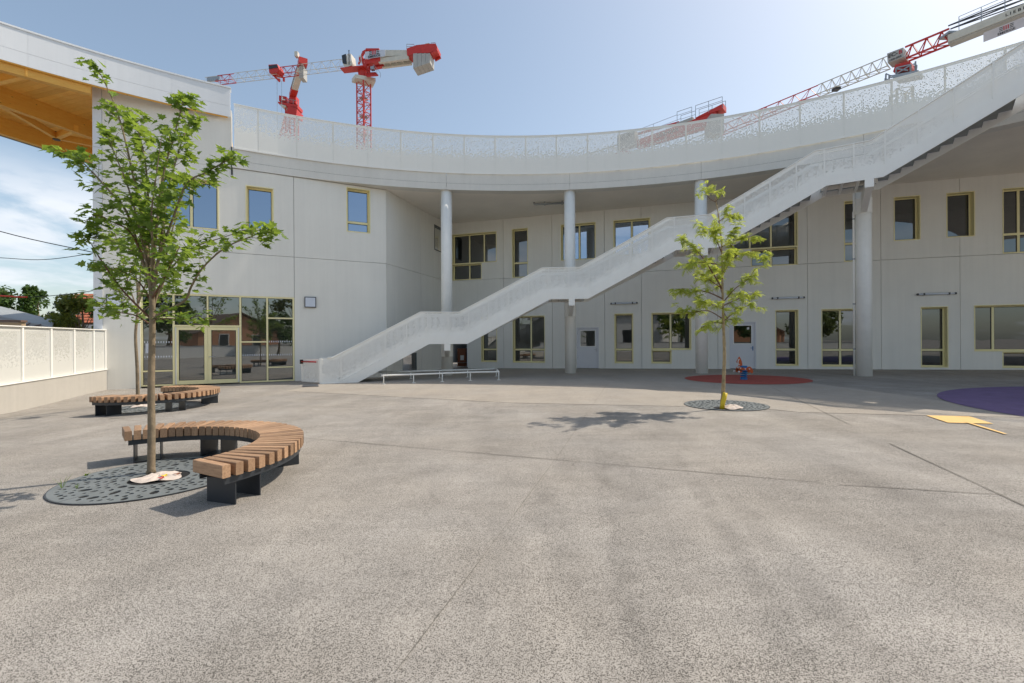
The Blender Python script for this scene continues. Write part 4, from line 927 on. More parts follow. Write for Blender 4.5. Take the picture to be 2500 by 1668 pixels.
def maple(name, label, base, trunk, branches, seed, per_m, lsize, singles, spread=.24, t0=.22):
    rnd = random.Random(seed); nr = np.random.RandomState(seed); T = thing(name, label, 'tree', base)
    tp = smooth_path(trunk); n = len(tp); rb, rt = .044, .027
    m = MB(); m.tube(tp, [rb+(rt-rb)*(i/(n-1))**.8+(.014 if i == 0 else 0) for i in range(n)], 12)
    m.build('trunk', MT['bark'], T, smooth=True)
    leaves = []
    for bi, bpts in enumerate(branches):
        P = smooth_path(bpts, 5); L = sum(np.linalg.norm(P[i+1]-P[i]) for i in range(len(P)-1)); r0 = .006+.0055*L
        m = MB(); m.tube(P, [r0*(1-.82*i/(len(P)-1)) for i in range(len(P))], 7)
        # twigs
        nt_ = int(L*5.5)
        for k in range(nt_):
            f = rnd.uniform(t0, .98); i = min(int(f*(len(P)-1)), len(P)-2); p = P[i]; d = unit(P[i+1]-P[i]); rv = unit(nr.normal(size=3)*np.array([1, 1, .6])); rv = rv-d*np.dot(rv, d)*.6
            tw = (d*.7+unit(rv)*.8)*rnd.uniform(.10, spread*1.5)*(1.1-.75*f)+np.array([0, 0, .03]); e = p+tw
            m.tube([p, p+tw*.55+np.array([0, 0, .01]), e], [.0035, .003, .002], 4)
            for _ in range(rnd.randint(4, 6)): leaves.append((e+nr.normal(size=3)*.035, unit(tw), f))
            leaves.append((p+tw*.55, unit(tw), f))
        m.build('branch', MT['twig' if L < 1.4 else 'bark'], T, smooth=True)
        for k in range(int(L*per_m)):
            f = rnd.uniform(t0, 1.0); i = min(int(f*(len(P)-1)), len(P)-2); p = P[i]+nr.normal(size=3)*np.array([1, 1, .7])*spread*.42*(1.15-.7*f); leaves.append((p, unit(P[i+1]-P[i]+nr.normal(size=3)*.6), f))
        for _ in range(6): leaves.append((P[-1]+nr.normal(size=3)*.04, unit(P[-1]-P[-2]+nr.normal(size=3)*.4), 1.))
    rnd.shuffle(leaves); V0 = np.array(LEAF.v); me = LEAF.mesh('leaf', MT['leafo']); big = MB()
    for k, (p, d, f) in enumerate(leaves):
        s = lsize*rnd.uniform(.6, 1.15); nrm = unit(np.array([0, 0, 1.])+nr.normal(size=3)*.42); tip = unit(np.array([d[0], d[1], 0])*1.0+nr.normal(size=3)*.55+np.array([0, 0, -.35])); Rm = rotm(nrm, tip)
        pet = p+Rm[:, 1]*s*.25
        if k < singles:
            M4 = Matrix(((*(Rm[0]*s), pet[0]), (*(Rm[1]*s), pet[1]), (*(Rm[2]*s), pet[2]), (0, 0, 0, 1))); inst('leaf', me, T, M4)
        else: big.add((V0*s) @ Rm.T+pet, LEAF.f)
    tag(big.build('crown', MT['leaf'], T), kind='stuff')
    return T
def pxline(pts, d0, d1): return [at_y(x, y, d0+(d1-d0)*i/(len(pts)-1)) for i, (x, y) in enumerate(pts)]
D1_ = T1[1]
tr = [(369,1158),(370,1050),(369,950),(371,850),(372,790),(372,745),(368,690),(362,630)]
B1 = [([(370,720),(366,670),(357,600),(345,520),(325,430),(305,340),(285,270),(262,215),(238,168)], -.1), ([(369,700),(362,600),(362,500),(355,400),(340,330),(318,268)], .35), ([(370,700),(378,600),(390,480),(405,400),(425,330),(440,275),(447,240)], -.25),
      ([(372,720),(392,600),(408,480),(430,390),(450,330),(472,288)], .4), ([(372,740),(385,640),(420,540),(455,450),(505,420),(555,392),(578,384)], -.35), ([(368,700),(340,610),(310,520),(270,470),(220,415),(180,380),(125,368)], .3),
      ([(373,790),(388,767),(450,735),(466,702),(495,654),(550,605),(615,577),(645,565),(668,570)], -.3), ([(372,760),(392,700),(430,641),(479,602),(550,578),(604,560)], .25), ([(370,780),(300,710),(250,640),(225,600),(205,570)], -.3), ([(370,795),(330,770),(278,760),(232,738)], .3),
      ([(368,660),(320,570),(280,545),(235,525),(205,545)], -.5), ([(373,780),(410,778),(450,780),(492,770)], -.25), ([(369,690),(372,600),(370,520),(380,440),(395,330)], -.7), ([(369,720),(350,640),(300,600),(255,580)], .7), ([(371,730),(400,680),(420,640),(440,600)], -.8), ([(369,700),(345,580),(320,480),(290,400),(262,330)], -.5), ([(370,740),(340,690),(290,660),(240,660)], .2), ([(371,740),(398,690),(410,600),(440,500),(455,430)], .7)]
branches = [pxline(p, D1_, D1_+d) for p, d in B1]
maple('maple_tree', 'young green maple with a slender trunk in the foreground bench', T1, pxline(tr, D1_, D1_), branches, 11, 42, .108, 300)
# second maple by the entrance, partly behind the first
rnd = random.Random(5); D2_ = T2[1]; tr2 = [(337,993),(335,900),(331,820),(336,760),(338,690)]
B2 = [([(336,770),(300,720),(268,690)], .4), ([(336,760),(310,680),(290,600),(270,540)], -.5), ([(338,740),(345,640),(350,560),(345,480)], .2), ([(338,730),(375,660),(410,600),(430,570)], .6), ([(337,770),(385,730),(430,690)], -.6), ([(337,750),(330,650),(315,560)], .8), ([(338,740),(360,680),(380,600),(385,520)], -.7), ([(336,780),(355,770),(400,765)], .5)]
maple('maple_tree', 'young green maple standing in the bench by the glazed entrance', T2, pxline(tr2, D2_, D2_), [pxline(p, D2_, D2_+d) for p, d in B2], 23, 30, .12, 0, .34, .3)
# feathery locust on the right
def locust():
    Z7 = lambda x, y: (1500+x*.4082, 420+y*.4082); D = T3[1]; nr = np.random.RandomState(4); rnd = random.Random(4)
    T = thing('locust_tree', 'slender young tree with feathery yellow green leaves in the open yard', 'tree', T3)
    trunk = pxline([(1764,988)]+[Z7(*p) for p in [(655,1200),(658,1080),(652,900),(648,760),(645,620),(640,420),(622,260),(602,150)]], D, D); tp = smooth_path(trunk); n = len(tp)
    MB().tube(tp, [.042*(1-.82*(i/(n-1))**1.0)+(.008 if i < 2 else 0)+.003*math.sin(i*2.3) for i in range(n)], 12).build('trunk', MT['bark2'], T, smooth=True)
    br = [([(645,700),(560,560),(490,470),(400,398)], .3), ([(650,760),(560,720),(450,700),(352,700)], -.3), ([(650,880),(560,830),(470,840),(400,828)], .3), ([(652,905),(570,905),(505,945)], -.2), ([(645,620),(700,530),(780,480),(895,515)], .3), ([(650,780),(720,700),(800,640),(845,575)], -.35), ([(650,800),(740,760),(840,720)], .4), ([(655,892),(720,840),(820,790)], -.3), ([(640,450),(720,410),(840,382)], -.3), ([(630,400),(560,340),(505,332)], .2), ([(622,300),(680,260),(745,255)], .3), ([(645,560),(540,540),(436,545)], -.4), ([(605,180),(570,160),(545,130)], .1), ([(605,180),(625,150),(640,128)], -.1), ([(645,640),(660,560),(690,480)], -.8), ([(648,740),(620,640),(600,560)], .8), ([(650,830),(680,880),(720,880)], .2), ([(640,480),(610,400),(590,330)], -.6), ([(648,700),(560,640),(500,600)], .7), ([(640,520),(700,450),(720,330)], .5), ([(652,820),(600,800),(520,770)], -.6)]
    fro = []
    for pts, dd in br:
        P = smooth_path(pxline([Z7(*p) for p in pts], D, D+dd), 5); L = sum(np.linalg.norm(P[i+1]-P[i]) for i in range(len(P)-1)); r0 = .006+.009*L
        m = MB(); m.tube(P, [r0*(1-.85*i/(len(P)-1)) for i in range(len(P))], 6)
        for k in range(int(L*12)):
            f = rnd.uniform(.25, 1); i = min(int(f*(len(P)-1)), len(P)-2); d = unit(P[i+1]-P[i]); tw = (d*.6+unit(nr.normal(size=3))*.7)*rnd.uniform(.08, .46)*(1.2-.5*f)
            m.tube([P[i], P[i]+tw], [.003, .0015], 3)
            for _ in range(10): fro.append((P[i]+tw*rnd.uniform(.3, 1), unit(tw+nr.normal(size=3)*.5), f))
        for _ in range(5): fro.append((P[-1], unit(P[-1]-P[-2]+nr.normal(size=3)*.5), 1))
        m.build('branch', MT['twig'], T, smooth=True)
    big = MB()
    for p, d, f in fro:
        L = rnd.uniform(.09, .17); d = unit(d+np.array([0, 0, rnd.uniform(-.7, .1)])); nrm = unit(np.array([0, 0, 1])+nr.normal(size=3)*.5); Rm = rotm(nrm, d); npair = rnd.randint(6, 8)
        V = []; F = []
        for k in range(npair):
            t = (k+.6)/npair; ll = L*.30*(1-.35*abs(t-.4)); wd = ll*.34
            for s in (-1, 1):
                o = len(V); y = L*t-.12*L*t*t; dr = -L*.35*t*t
                V += [(0, y, dr), (s*ll*.5, y+wd, dr-.003), (s*ll, y+wd*.3, dr-.012), (s*ll*.5, y-wd*.5, dr-.003)]; F.append((o, o+1, o+2, o+3) if s > 0 else (o+3, o+2, o+1, o))
        o = len(V); V += [(-.002, 0, 0), (.002, 0, 0), (.001, L, -L*.35), (-.001, L, -L*.35)]; F.append((o, o+1, o+2, o+3))
        big.add(np.array(V) @ Rm.T+p, F)
    tag(big.build('crown', MT['locust'], T), kind='stuff')
locust()
# ================================================================== SPRING RIDER
def rider():
    p = G(1650+1115*.1489, 860+453*.1489); p[2] += .012; T = thing('spring_rider', 'orange animal shaped spring rider on a blue coil spring', 'spring rider', p)
    sc = p[1]/FPX*.1489                                        # metres per zoomed pixel at its distance
    X = lambda x, y, o=0.: np.array([p[0]+(x-1115)*sc, p[1]+o, p[2]+(455-y)*sc])
    hl = [p+np.array([.105*math.cos(t), .105*math.sin(t), .04+.40*t/(2*math.pi*5)]) for t in np.linspace(0, 2*math.pi*5, 90)]
    MB().tube(hl, .022, 8).build('spring', MT['blue'], T, smooth=True); MB().lathe(tuple(p), [(.125, 0), (.125, .05), (.1, .06)], 20).build('base', MT['blue'], T); MB().lathe(tuple(p+np.array([0, 0, .43])), [(.11, 0), (.125, .02), (.125, .09)], 20).build('spring_cap', MT['blue'], T)
    tail = [(1028,238),(1030,190),(1000,180),(998,160),(1015,125),(1035,85),(1045,80),(1060,105),(1078,150),(1088,195),(1088,240)]
    body = [(1015,335),(1010,300),(1018,258),(1040,248),(1075,262),(1140,262),(1165,243),(1190,243),(1215,262),(1232,290),(1245,320),(1232,352),(1210,348),(1190,320),(1165,298),(1140,300),(1070,300),(1055,330),(1035,342)]
    for o in (-.12, .10):
        MB().slab([X(x, y, o) for x, y in body], np.array([0, .025, 0])).build('side_board', MT['orange'], T)
    MB().slab([X(x, y, -.012) for x, y in tail], np.array([0, .028, 0])).build('back_board', MT['orange'], T)
    MB().tube([X(1050+28*math.cos(t)-8, 168-46*math.sin(t), -.03) for t in np.linspace(math.pi*.55, math.pi*1.5, 14)], .016, 6).build('painted_curve', MT['whitewall'], T)
    MB().box(X(1070, 262, -.10), X(1150, 250, .11)).build('seat', MT['black'], T)
    for x, y in ((1110, 278), (1175, 280), (1030, 265)): MB().tube([X(x, y, -.16), X(x, y, .15)], .02, 10).build('bolt', MT['whitewall'], T)
    MB().tube([X(1030, 300, -.25), X(1030, 300, .25)], .018, 8).build('hand_grip', MT['black'], T)
    for s in (-.20, .16): MB().lathe(tuple(X(992, 322, s)), [(.012, -.03), (.034, -.015), (.036, .01), (.015, .03)], 12).build('foot_rest', MT['whitewall'], T)
rider()
# ================================================================== LEFT BOUNDARY
F1 = at_z(0, 793.5, 2.13); F0 = at_z(246, 805, 2.13); F0 = np.array([WL.at(.35, 0, .02)[0], WL.at(.35, 0, .02)[1], 0]); F1[2] = 0
df = unit(F1-F0); nf = np.array([-df[1], df[0], 0]); nf = nf if nf[0] > 0 else -nf; LF = np.linalg.norm(F1-F0)
tw = lambda s: .63-.16*min(1.5, max(0, s/LF))                  # the coping falls towards the gate
lw = thing('low_wall', 'low warm grey concrete wall below the white punched fence', 'wall', F0)
m = MB(); V = []; F = []
for i, s_ in enumerate(np.linspace(0, LF+9, 30)):
    q = F0+df*s_; V += [q-nf*.22+np.array([0, 0, -.7]), q+np.array([0, 0, -.7]), q+np.array([0, 0, tw(s_)]), q-nf*.22+np.array([0, 0, tw(s_)])]
    if i: o = 4*i; F += [(o-4+k, o-4+(k+1)%4, o+(k+1)%4, o+k) for k in range(4)]
F += [(0,3,2,1), tuple(len(V)-4+k for k in range(4))]; m.add(V, F).build('body', MT['lowwall'], lw)
m = MB(); m.slab([F0+nf*.03+np.array([0, 0, tw(0)+.002]), F0+df*(LF*1.5)+nf*.03+np.array([0, 0, tw(LF*1.5)+.002]), F0+df*(LF*1.5)-nf*.25+np.array([0, 0, tw(LF*1.5)+.002]), F0-nf*.25+np.array([0, 0, tw(0)+.002])], np.array([0, 0, .03])); m.build('coping', MT['white'], lw)
fen = thing('perimeter_fence', 'white punched metal fence on the low wall at the left boundary', 'fence', F0+np.array([0, 0, .6]))
def fpos(x, y): r = ray(x, y); n2 = nf; t = np.dot(F0-EY, n2)/np.dot(r, n2); q = EY+r*t; return float(np.dot(q-F0, df))
sp_ = [.02]+[fpos(x, 870) for x in (231, 184, 128, 58)]; stp = sp_[-1]-sp_[-2]
while sp_[-1] < LF+6: sp_.append(sp_[-1]+stp)
for a, b in zip(sp_, sp_[1:]):
    q0, q1 = F0+df*(a+.03)-nf*.05, F0+df*(b-.03)-nf*.05; za, zb3 = tw(a)+.04, tw(b)+.04
    MB().add([q0+np.array([0, 0, za]), q1+np.array([0, 0, zb3]), q1+np.array([0, 0, 2.10]), q0+np.array([0, 0, 2.10])], [(0,1,2,3)], [(a, 0), (b, 0), (b, 2.1-zb3), (a, 2.1-za)]).build('panel', MT['perff'], fen)
for a in sp_: q = F0+df*(a-.03)-nf*.14; MB().obox(q+np.array([0, 0, tw(a)+.035]), df*.06, nf*.13, np.array([0, 0, 2.10-tw(a)-.035])).build('post', MT['white'], fen)
m = MB(); m.obox(F0-nf*.15+np.array([0, 0, 2.102]), df*(sp_[-1]), nf*.16, np.array([0, 0, .028])); m.build('top_rail', MT['white'], fen)
# ================================================================== BEYOND THE FENCE
def bush_tree(name, label, c, h, rx, ry, mat, n, seed, lobes=7, trunkh=None, leaf=.16, shape='round', group=None):
    rnd = random.Random(seed); nr = np.random.RandomState(seed); T = thing(name, label, 'tree', c, group); c = np.array(c, float); th = trunkh or h*.3
    MB().tube(smooth_path([c-np.array([0, 0, .2]), c+np.array([.05*h, 0, th]), c+np.array([0, .02*h, h*.8])]), [.035*h*(1-i*.07) for i in range(13)], 8).build('trunk', MT['bark'], T)
    L = []
    for k in range(lobes):
        f = rnd.uniform(.15, 1); a = rnd.uniform(0, 6.28); rr = 1-.75*f if shape == 'cone' else math.sqrt(max(.08, 1-(2*f-1)**2))*.75
        q = c+np.array([rx*rr*math.cos(a), ry*rr*math.sin(a), th*.6+(h-th*.6)*f*.9]); L.append((q, rnd.uniform(.25, .5)*min(rx, ry)*(.6 if shape == 'cone' else 1)))
        MB().tube([c+np.array([0, 0, th+(h-th)*f*.4]), q], [.012*h*.6, .008], 5).build('branch', MT['bark'], T)
    m = MB()
    for k in range(n):
        q, r = L[k % len(L)]; d = unit(nr.normal(size=3)); p = q+d*r*(rnd.random()**.45)*np.array([1, 1, .85])+nr.normal(size=3)*.06; s = leaf*rnd.uniform(.6, 1.3); Rm = rotm(unit(nr.normal(size=3)+np.array([0, 0, .8])), nr.normal(size=3))
        m.add(np.array([(-.32, 0, 0), (0, -.5, .06), (.32, 0, 0), (0, .6, -.08)])*s @ Rm.T+p, [(0, 1, 2, 3)])
    tag(m.build('crown', MT[mat], T), kind='stuff'); return T
def gp(x, y, d): p = at_y(x, y, d); return np.array([p[0], p[1], gz(p[0], p[1])])
Gt = 'trees beyond the fence'
bush_tree('leafy_tree', 'dark leafy tree with two upright crown tips beyond the grey shed roof', gp(45, 800, 33), 6.6, 1.7, 1.7, 'dleaf', 4200, 1, 16, leaf=.24, group=Gt)
bush_tree('leafy_tree', 'narrow dark shoot of foliage beside the two tipped tree', gp(86, 800, 33.6), 6.3, .8, .8, 'dleaf', 1500, 12, 9, leaf=.22, group=Gt)
bush_tree('leafy_tree', 'pale olive tree at the far end beyond the grey shed', gp(-14, 790, 42), 7.0, 2.0, 2.0, 'pleaf', 3600, 2, 14, leaf=.26, group=Gt)
bush_tree('conifer_tree', 'blue grey pointed conifer in front of the red tiled house', gp(158, 800, 44), 6.9, 1.8, 1.8, 'bleaf', 2600, 3, 26, leaf=.22, shape='cone', group=Gt)
bush_tree('shrub', 'olive and yellow shrub against the left wing corner beyond the fence', gp(197, 830, 24), 4.5, 1.25, 1.2, 'oleaf', 4200, 4, 16, trunkh=.8, leaf=.17, group=Gt)
bush_tree('shrub', 'low dark shrub below the red tiled house beyond the fence', gp(152, 830, 26), 3.5, 1.2, 1.2, 'oleaf', 3200, 5, 14, trunkh=.6, leaf=.17, group=Gt)
bush_tree('shrub', 'mid green shrub between the dark tree and the conifer', gp(112, 830, 34), 4.2, 1.9, 1.6, 'dleaf', 3200, 6, 14, trunkh=.8, leaf=.22, group=Gt)
# grey shed with a long low roof
sh = thing('shed', 'grey sheet roofed shed with a standing seam lower roof beyond the fence', 'shed', gp(-80, 830, 24))
ra, rb_, rc, rd_ = at_y(-420, 690, 26), at_y(5, 749, 26), at_y(134, 782, 25), at_y(120, 812, 18.5); re_ = at_y(-300, 800, 17.5)
m = MB(); m.slab([ra, re_, rd_, rc, rb_], np.array([0, 0, -.06])); m.build('roof', MT['zinc'], sh)
m = MB(); m.prism([tuple((ra*.98)[:2]), tuple((re_*1.02)[:2]), tuple((rd_*1.01)[:2]), tuple((rc*.99)[:2])], -.3, 1.9); m.build('wall', MT['whitewall'], sh)
# nearer lean-to with seams
la, lb_, lc, ld = at_y(-250, 745, 18), at_y(0, 772, 18), at_y(118, 797, 18.2), at_y(-120, 812, 15.6); 
m = MB(); m.slab([la, ld, at_y(40, 806, 15.8), lc, lb_], np.array([0, 0, -.05])); m.build('lean_to_roof', MT['zinc'], sh)
for f in np.linspace(.05, .95, 14):
    p = la+(lc-la)*f; q = ld+(at_y(60, 808, 15.8)-ld)*f; MB().bar(p+np.array([0, 0, .03]), q+np.array([0, 0, .03]), .03, .04).build('roof_seam', MT['rust'], sh)
pp = thing('timber_porch', 'timber porch roof end with a dark fascia just behind the fence', 'porch', gp(30, 830, 14.5))
a_, b_ = at_y(-60, 783, 14.5), at_y(59, 784.5, 14.5)
MB().bar(a_, b_, .2, .06).build('fascia', MT['rust'], pp); MB().bar(a_+np.array([0, .02, -.09]), b_+np.array([-.05, .02, -.09]), .1, .1).build('beam', MT['timber'], pp); MB().bar(at_y(55, 787, 14.55), gp(55, 787, 14.55), .1).build('post', MT['timber'], pp)
# red tiled house
hs = thing('tiled_house', 'house with a steep red clay tiled roof behind the shrubs', 'house', gp(230, 830, 48))
e_l, r_l, r_r, e_r = at_y(140, 790, 46), at_y(182, 719, 50), at_y(330, 719, 50), at_y(330, 790, 46)
m = MB(); m.prism([tuple(e_l[:2]), tuple(e_r[:2]), tuple((e_r+np.array([0, 8, 0]))[:2]), tuple((e_l+np.array([0, 8, 0]))[:2])], -.4, e_l[2]-.1); m.build('wall', MT['whitewall'], hs)
m = MB(); back = np.array([0, 7.5, 0]); m.slab([e_l, e_r, r_r, r_l], np.array([0, 0, -.12])); m.slab([r_l, r_r, e_r+back, e_l+back], np.array([0, 0, -.12])); m.build('roof', MT['rust'], hs)
nrow = 11
for j in range(nrow):
    f0, f1 = j/nrow, (j+1.12)/nrow; A, Bq = e_l+(r_l-e_l)*f0, e_r+(r_r-e_r)*f0; C, Dq = e_l+(r_l-e_l)*f1, e_r+(r_r-e_r)*f1; lift = np.array([0, -.02, .06])
    n_t = 16; m = MB()
    for i in range(n_t):
        t0_, t1_ = i/n_t, (i+.94)/n_t; P = [A+(Bq-A)*t0_+lift*1.9, A+(Bq-A)*t1_+lift*1.9, C+(Dq-C)*t1_+lift*.6, C+(Dq-C)*t0_+lift*.6]; m.slab(P, np.array([0, 0, -.05]))
    tag(m.build('tile_row', MT['tile'], hs), kind='stuff')
# overhead cables from the left wing to beyond the frame
cz = WL.at(.1, 0, -2.2)
for pts, r, lb, matn in (([(-260, 480), (0, 565), (207, 612), (240, 618)], .02, 'thick black overhead cable running up from the left wing corner', 'wire'), ([(-260, 612), (0, 629.5), (107, 634), (212, 621), (240, 616)], .014, 'sagging black overhead cable below the thicker one', 'wire'), ([(-260, 714), (0, 723), (68, 726), (150, 720), (228, 710), (242, 708)], .014, 'lowest black overhead cable ending in an orange sleeve', 'wire')):
    d0 = 19.0; P = smooth_path([at_y(x, y, d0+(i-1)*.05) for i, (x, y) in enumerate(pts)], 6); o = thing('overhead_cable', lb, 'cable', P[-1], 'overhead cables'); MB().tube(P, r, 6).build('wire', MT[matn], o, smooth=True)
    if 'orange' in lb: q = smooth_path([at_y(x, y, d0-.02) for x, y in ((-200, 716), (0, 722.5), (40, 725), (66, 725.6))], 6); MB().tube(q, .035, 8).build('sleeve', MT['ropeo'], o, smooth=True)
# ================================================================== BEHIND THE CAMERA (mirrored in the glazing)
hs2 = thing('gabled_house', 'orange rendered gabled house across the yard, mirrored in the entrance glass', 'house', (6, -24, 0))
x0, x1, y0, y1 = 1.0, 10.5, -31, -22
m = MB(); m.add([(x0, y1, 0), (x1, y1, 0), (x1, y1, 2.9), ((x0+x1)/2, y1, 5.2), (x0, y1, 2.9), (x0, y0, 0), (x1, y0, 0), (x1, y0, 2.9), ((x0+x1)/2, y0, 5.2), (x0, y0, 2.9)], [(4,3,2,1,0), (5,6,7,8,9), (0,1,6,5), (1,2,7,6), (5,9,4,0)]); m.build('wall', MT['orangewall'], hs2)
m = MB(); xm = (x0+x1)/2
for xa in (x0-.4, x1+.4): m.slab([(xa, y1+.4, 2.7), (xm, y1+.4, 5.35), (xm, y0-.4, 5.35), (xa, y0-.4, 2.7)], np.array([0, 0, .12]))
m.build('roof', MT['rust'], hs2)
for xw in (3.2, 7.0): w_ = MB().box((xw, y1-.02, 1.2), (xw+1.1, y1+.03, 2.7)).build('window', MT['whitewall'], hs2); MB().box((xw+.08, y1+.031, 1.28), (xw+1.02, y1+.04, 2.62)).build('pane', MT['gasket'], w_)
wh = thing('white_house', 'long white rendered building across the yard, mirrored in the back windows', 'house', (-14, -24, 0))
MB().box((-30, -34, -.5), (-6, -23, 5.6)).build('wall', MT['whitewall'], wh); MB().box((-30.4, -34.4, 5.602), (-5.6, -22.6, 6.0)).build('roof', MT['zinc'], wh)
for xw in (-27, -22, -17, -12): w_ = MB().box((xw, -22.999, 1.2), (xw+1.6, -22.96, 3.4)).build('window', MT['darkgrey'], wh); MB().box((xw+.1, -22.959, 1.3), (xw+1.5, -22.95, 3.3)).build('pane', MT['gasket'], w_)
bush_tree('leafy_tree', 'round green tree beside the orange house across the yard', (-2.5, -21, 0), 8, 3, 2.6, 'dleaf', 2600, 31, 16, leaf=.4)
bush_tree('leafy_tree', 'bushy green tree in front of the orange house across the yard', (7.4, -16.2, 0), 5.5, 2.0, 1.8, 'dleaf', 2400, 33, 14, leaf=.3)
bush_tree('leafy_tree', 'tall green tree behind the orange house across the yard', (14, -25, 0), 9, 3.2, 2.8, 'pleaf', 2600, 32, 16, leaf=.4)
yw = thing('yard_wall', 'white boundary wall on the open side of the yard behind the benches', 'wall', (0, -18, 0)); MB().box((-26, -18.2, -.5), (20, -18, 1.3)).build('body', MT['whitewall'], yw); MB().box((-26.05, -18.25, 1.302), (20.05, -17.95, 1.36)).build('coping', MT['zinc'], yw)
# ================================================================== TOWER CRANES
def truss(m, p, q, wd, ht, nb, r, tri=True, up=(0,0,1)):
    """lattice girder from p to q: two bottom chords, one (or two) top chords, zig-zag lacing"""
    p = np.array(p, float); q = np.array(q, float); d = unit(q-p); a = unit(np.cross(d, up)); u = np.cross(a, d)
    st = [p+(q-p)*k/nb for k in range(nb+1)]; ch = lambda s, i: st[i]+a*wd/2*s; tp = lambda i: st[i]+u*ht
    for s in (1, -1): m.bar(ch(s, 0), ch(s, nb), r*2.2)
    tops = [0] if tri else [1, -1]
    T = (lambda s, i: tp(i)) if tri else (lambda s, i: tp(i)+a*wd/2*s)
    for s in tops: m.bar(T(s, 0), T(s, nb), r*2.2)
    for i in range(nb):
        m.bar(ch(1, i), ch(-1, i+1), r)
        for s in (1, -1):
            mid = (T(s, i)+T(s, i+1))/2
            m.bar(ch(s, i), mid if tri else T(s, i+1), r*1.2); m.bar(ch(s, i+1), mid if tri else T(s, i+1), r*1.2)
        m.bar(ch(1, i), ch(-1, i), r)
    return m
def mast(m, c, z0, z1, wd, nb, r, rot):
    cs = [np.array([c[0]+wd/2*math.sqrt(2)*math.cos(rot+math.pi/2*k), c[1]+wd/2*math.sqrt(2)*math.sin(rot+math.pi/2*k), 0]) for k in range(4)]
    for q in cs: m.bar(q+np.array([0, 0, z0]), q+np.array([0, 0, z1]), r*2.4)
    for i in range(nb):
        a, b = z0+(z1-z0)*i/nb, z0+(z1-z0)*(i+1)/nb
        for k in range(4):
            p, q = cs[k], cs[(k+1) % 4]; Z = lambda v, z: v+np.array([0, 0, z])
            m.bar(Z(p, a), Z(q, (a+b)/2), r); m.bar(Z(q, (a+b)/2), Z(p, b), r); m.bar(Z(p, b), Z(q, b), r)
    return m
FONT_CACHE = {}
def lettering(txt, size, mat, parent, origin, ex, ez, name='lettering'):
    """flat letters on the plane spanned by ex (reading direction) and ez"""
    cu = bpy.data.curves.new('t', 'FONT'); cu.body = txt; cu.size = size; cu.align_x = 'CENTER'; cu.align_y = 'CENTER'; cu.offset = size*.018
    tmp = bpy.data.objects.new('t', cu); COL.objects.link(tmp); bpy.context.view_layer.update()
    me = bpy.data.meshes.new_from_object(tmp.evaluated_get(bpy.context.evaluated_depsgraph_get())); bpy.data.objects.remove(tmp); me.materials.clear(); me.materials.append(mat)
    ex = np.array(ex); ez = np.array(ez); o = np.array(parent['_o'])
    for v in me.vertices: p = np.array(origin)+ex*v.co.x+ez*v.co.y-o; v.co = p
    me.name = name; return link(name, me, parent)
def logo_bars(parent, o, ex, ez, s):
    """three black bars, three red uprights, three black bars"""
    ex = np.array(ex); ez = np.array(ez); k = MB(); r_ = MB(); n = np.cross(ex, ez)*.006; 
    for i in range(3):
        for x in (-1.55, .75): k.slab([np.array(o)+ex*s*x+ez*s*(.55-.5*i), np.array(o)+ex*s*(x+.8)+ez*s*(.55-.5*i), np.array(o)+ex*s*(x+.8)+ez*s*(.75-.5*i), np.array(o)+ex*s*x+ez*s*(.75-.5*i)], n)
        x = -.62+.46*i; r_.slab([np.array(o)+ex*s*x+ez*s*-.5, np.array(o)+ex*s*(x+.24)+ez*s*-.5, np.array(o)+ex*s*(x+.24)+ez*s*.8, np.array(o)+ex*s*x+ez*s*.8], n)
    k.build('logo_bar', MT['ink'], parent); r_.build('logo_bar', MT['rink'], parent)
def plane_y(px, py, P, d):                                     # pixel to the vertical plane through P along d
    n = np.array([d[1], -d[0], 0]); return on_plane(px, py, P, n)
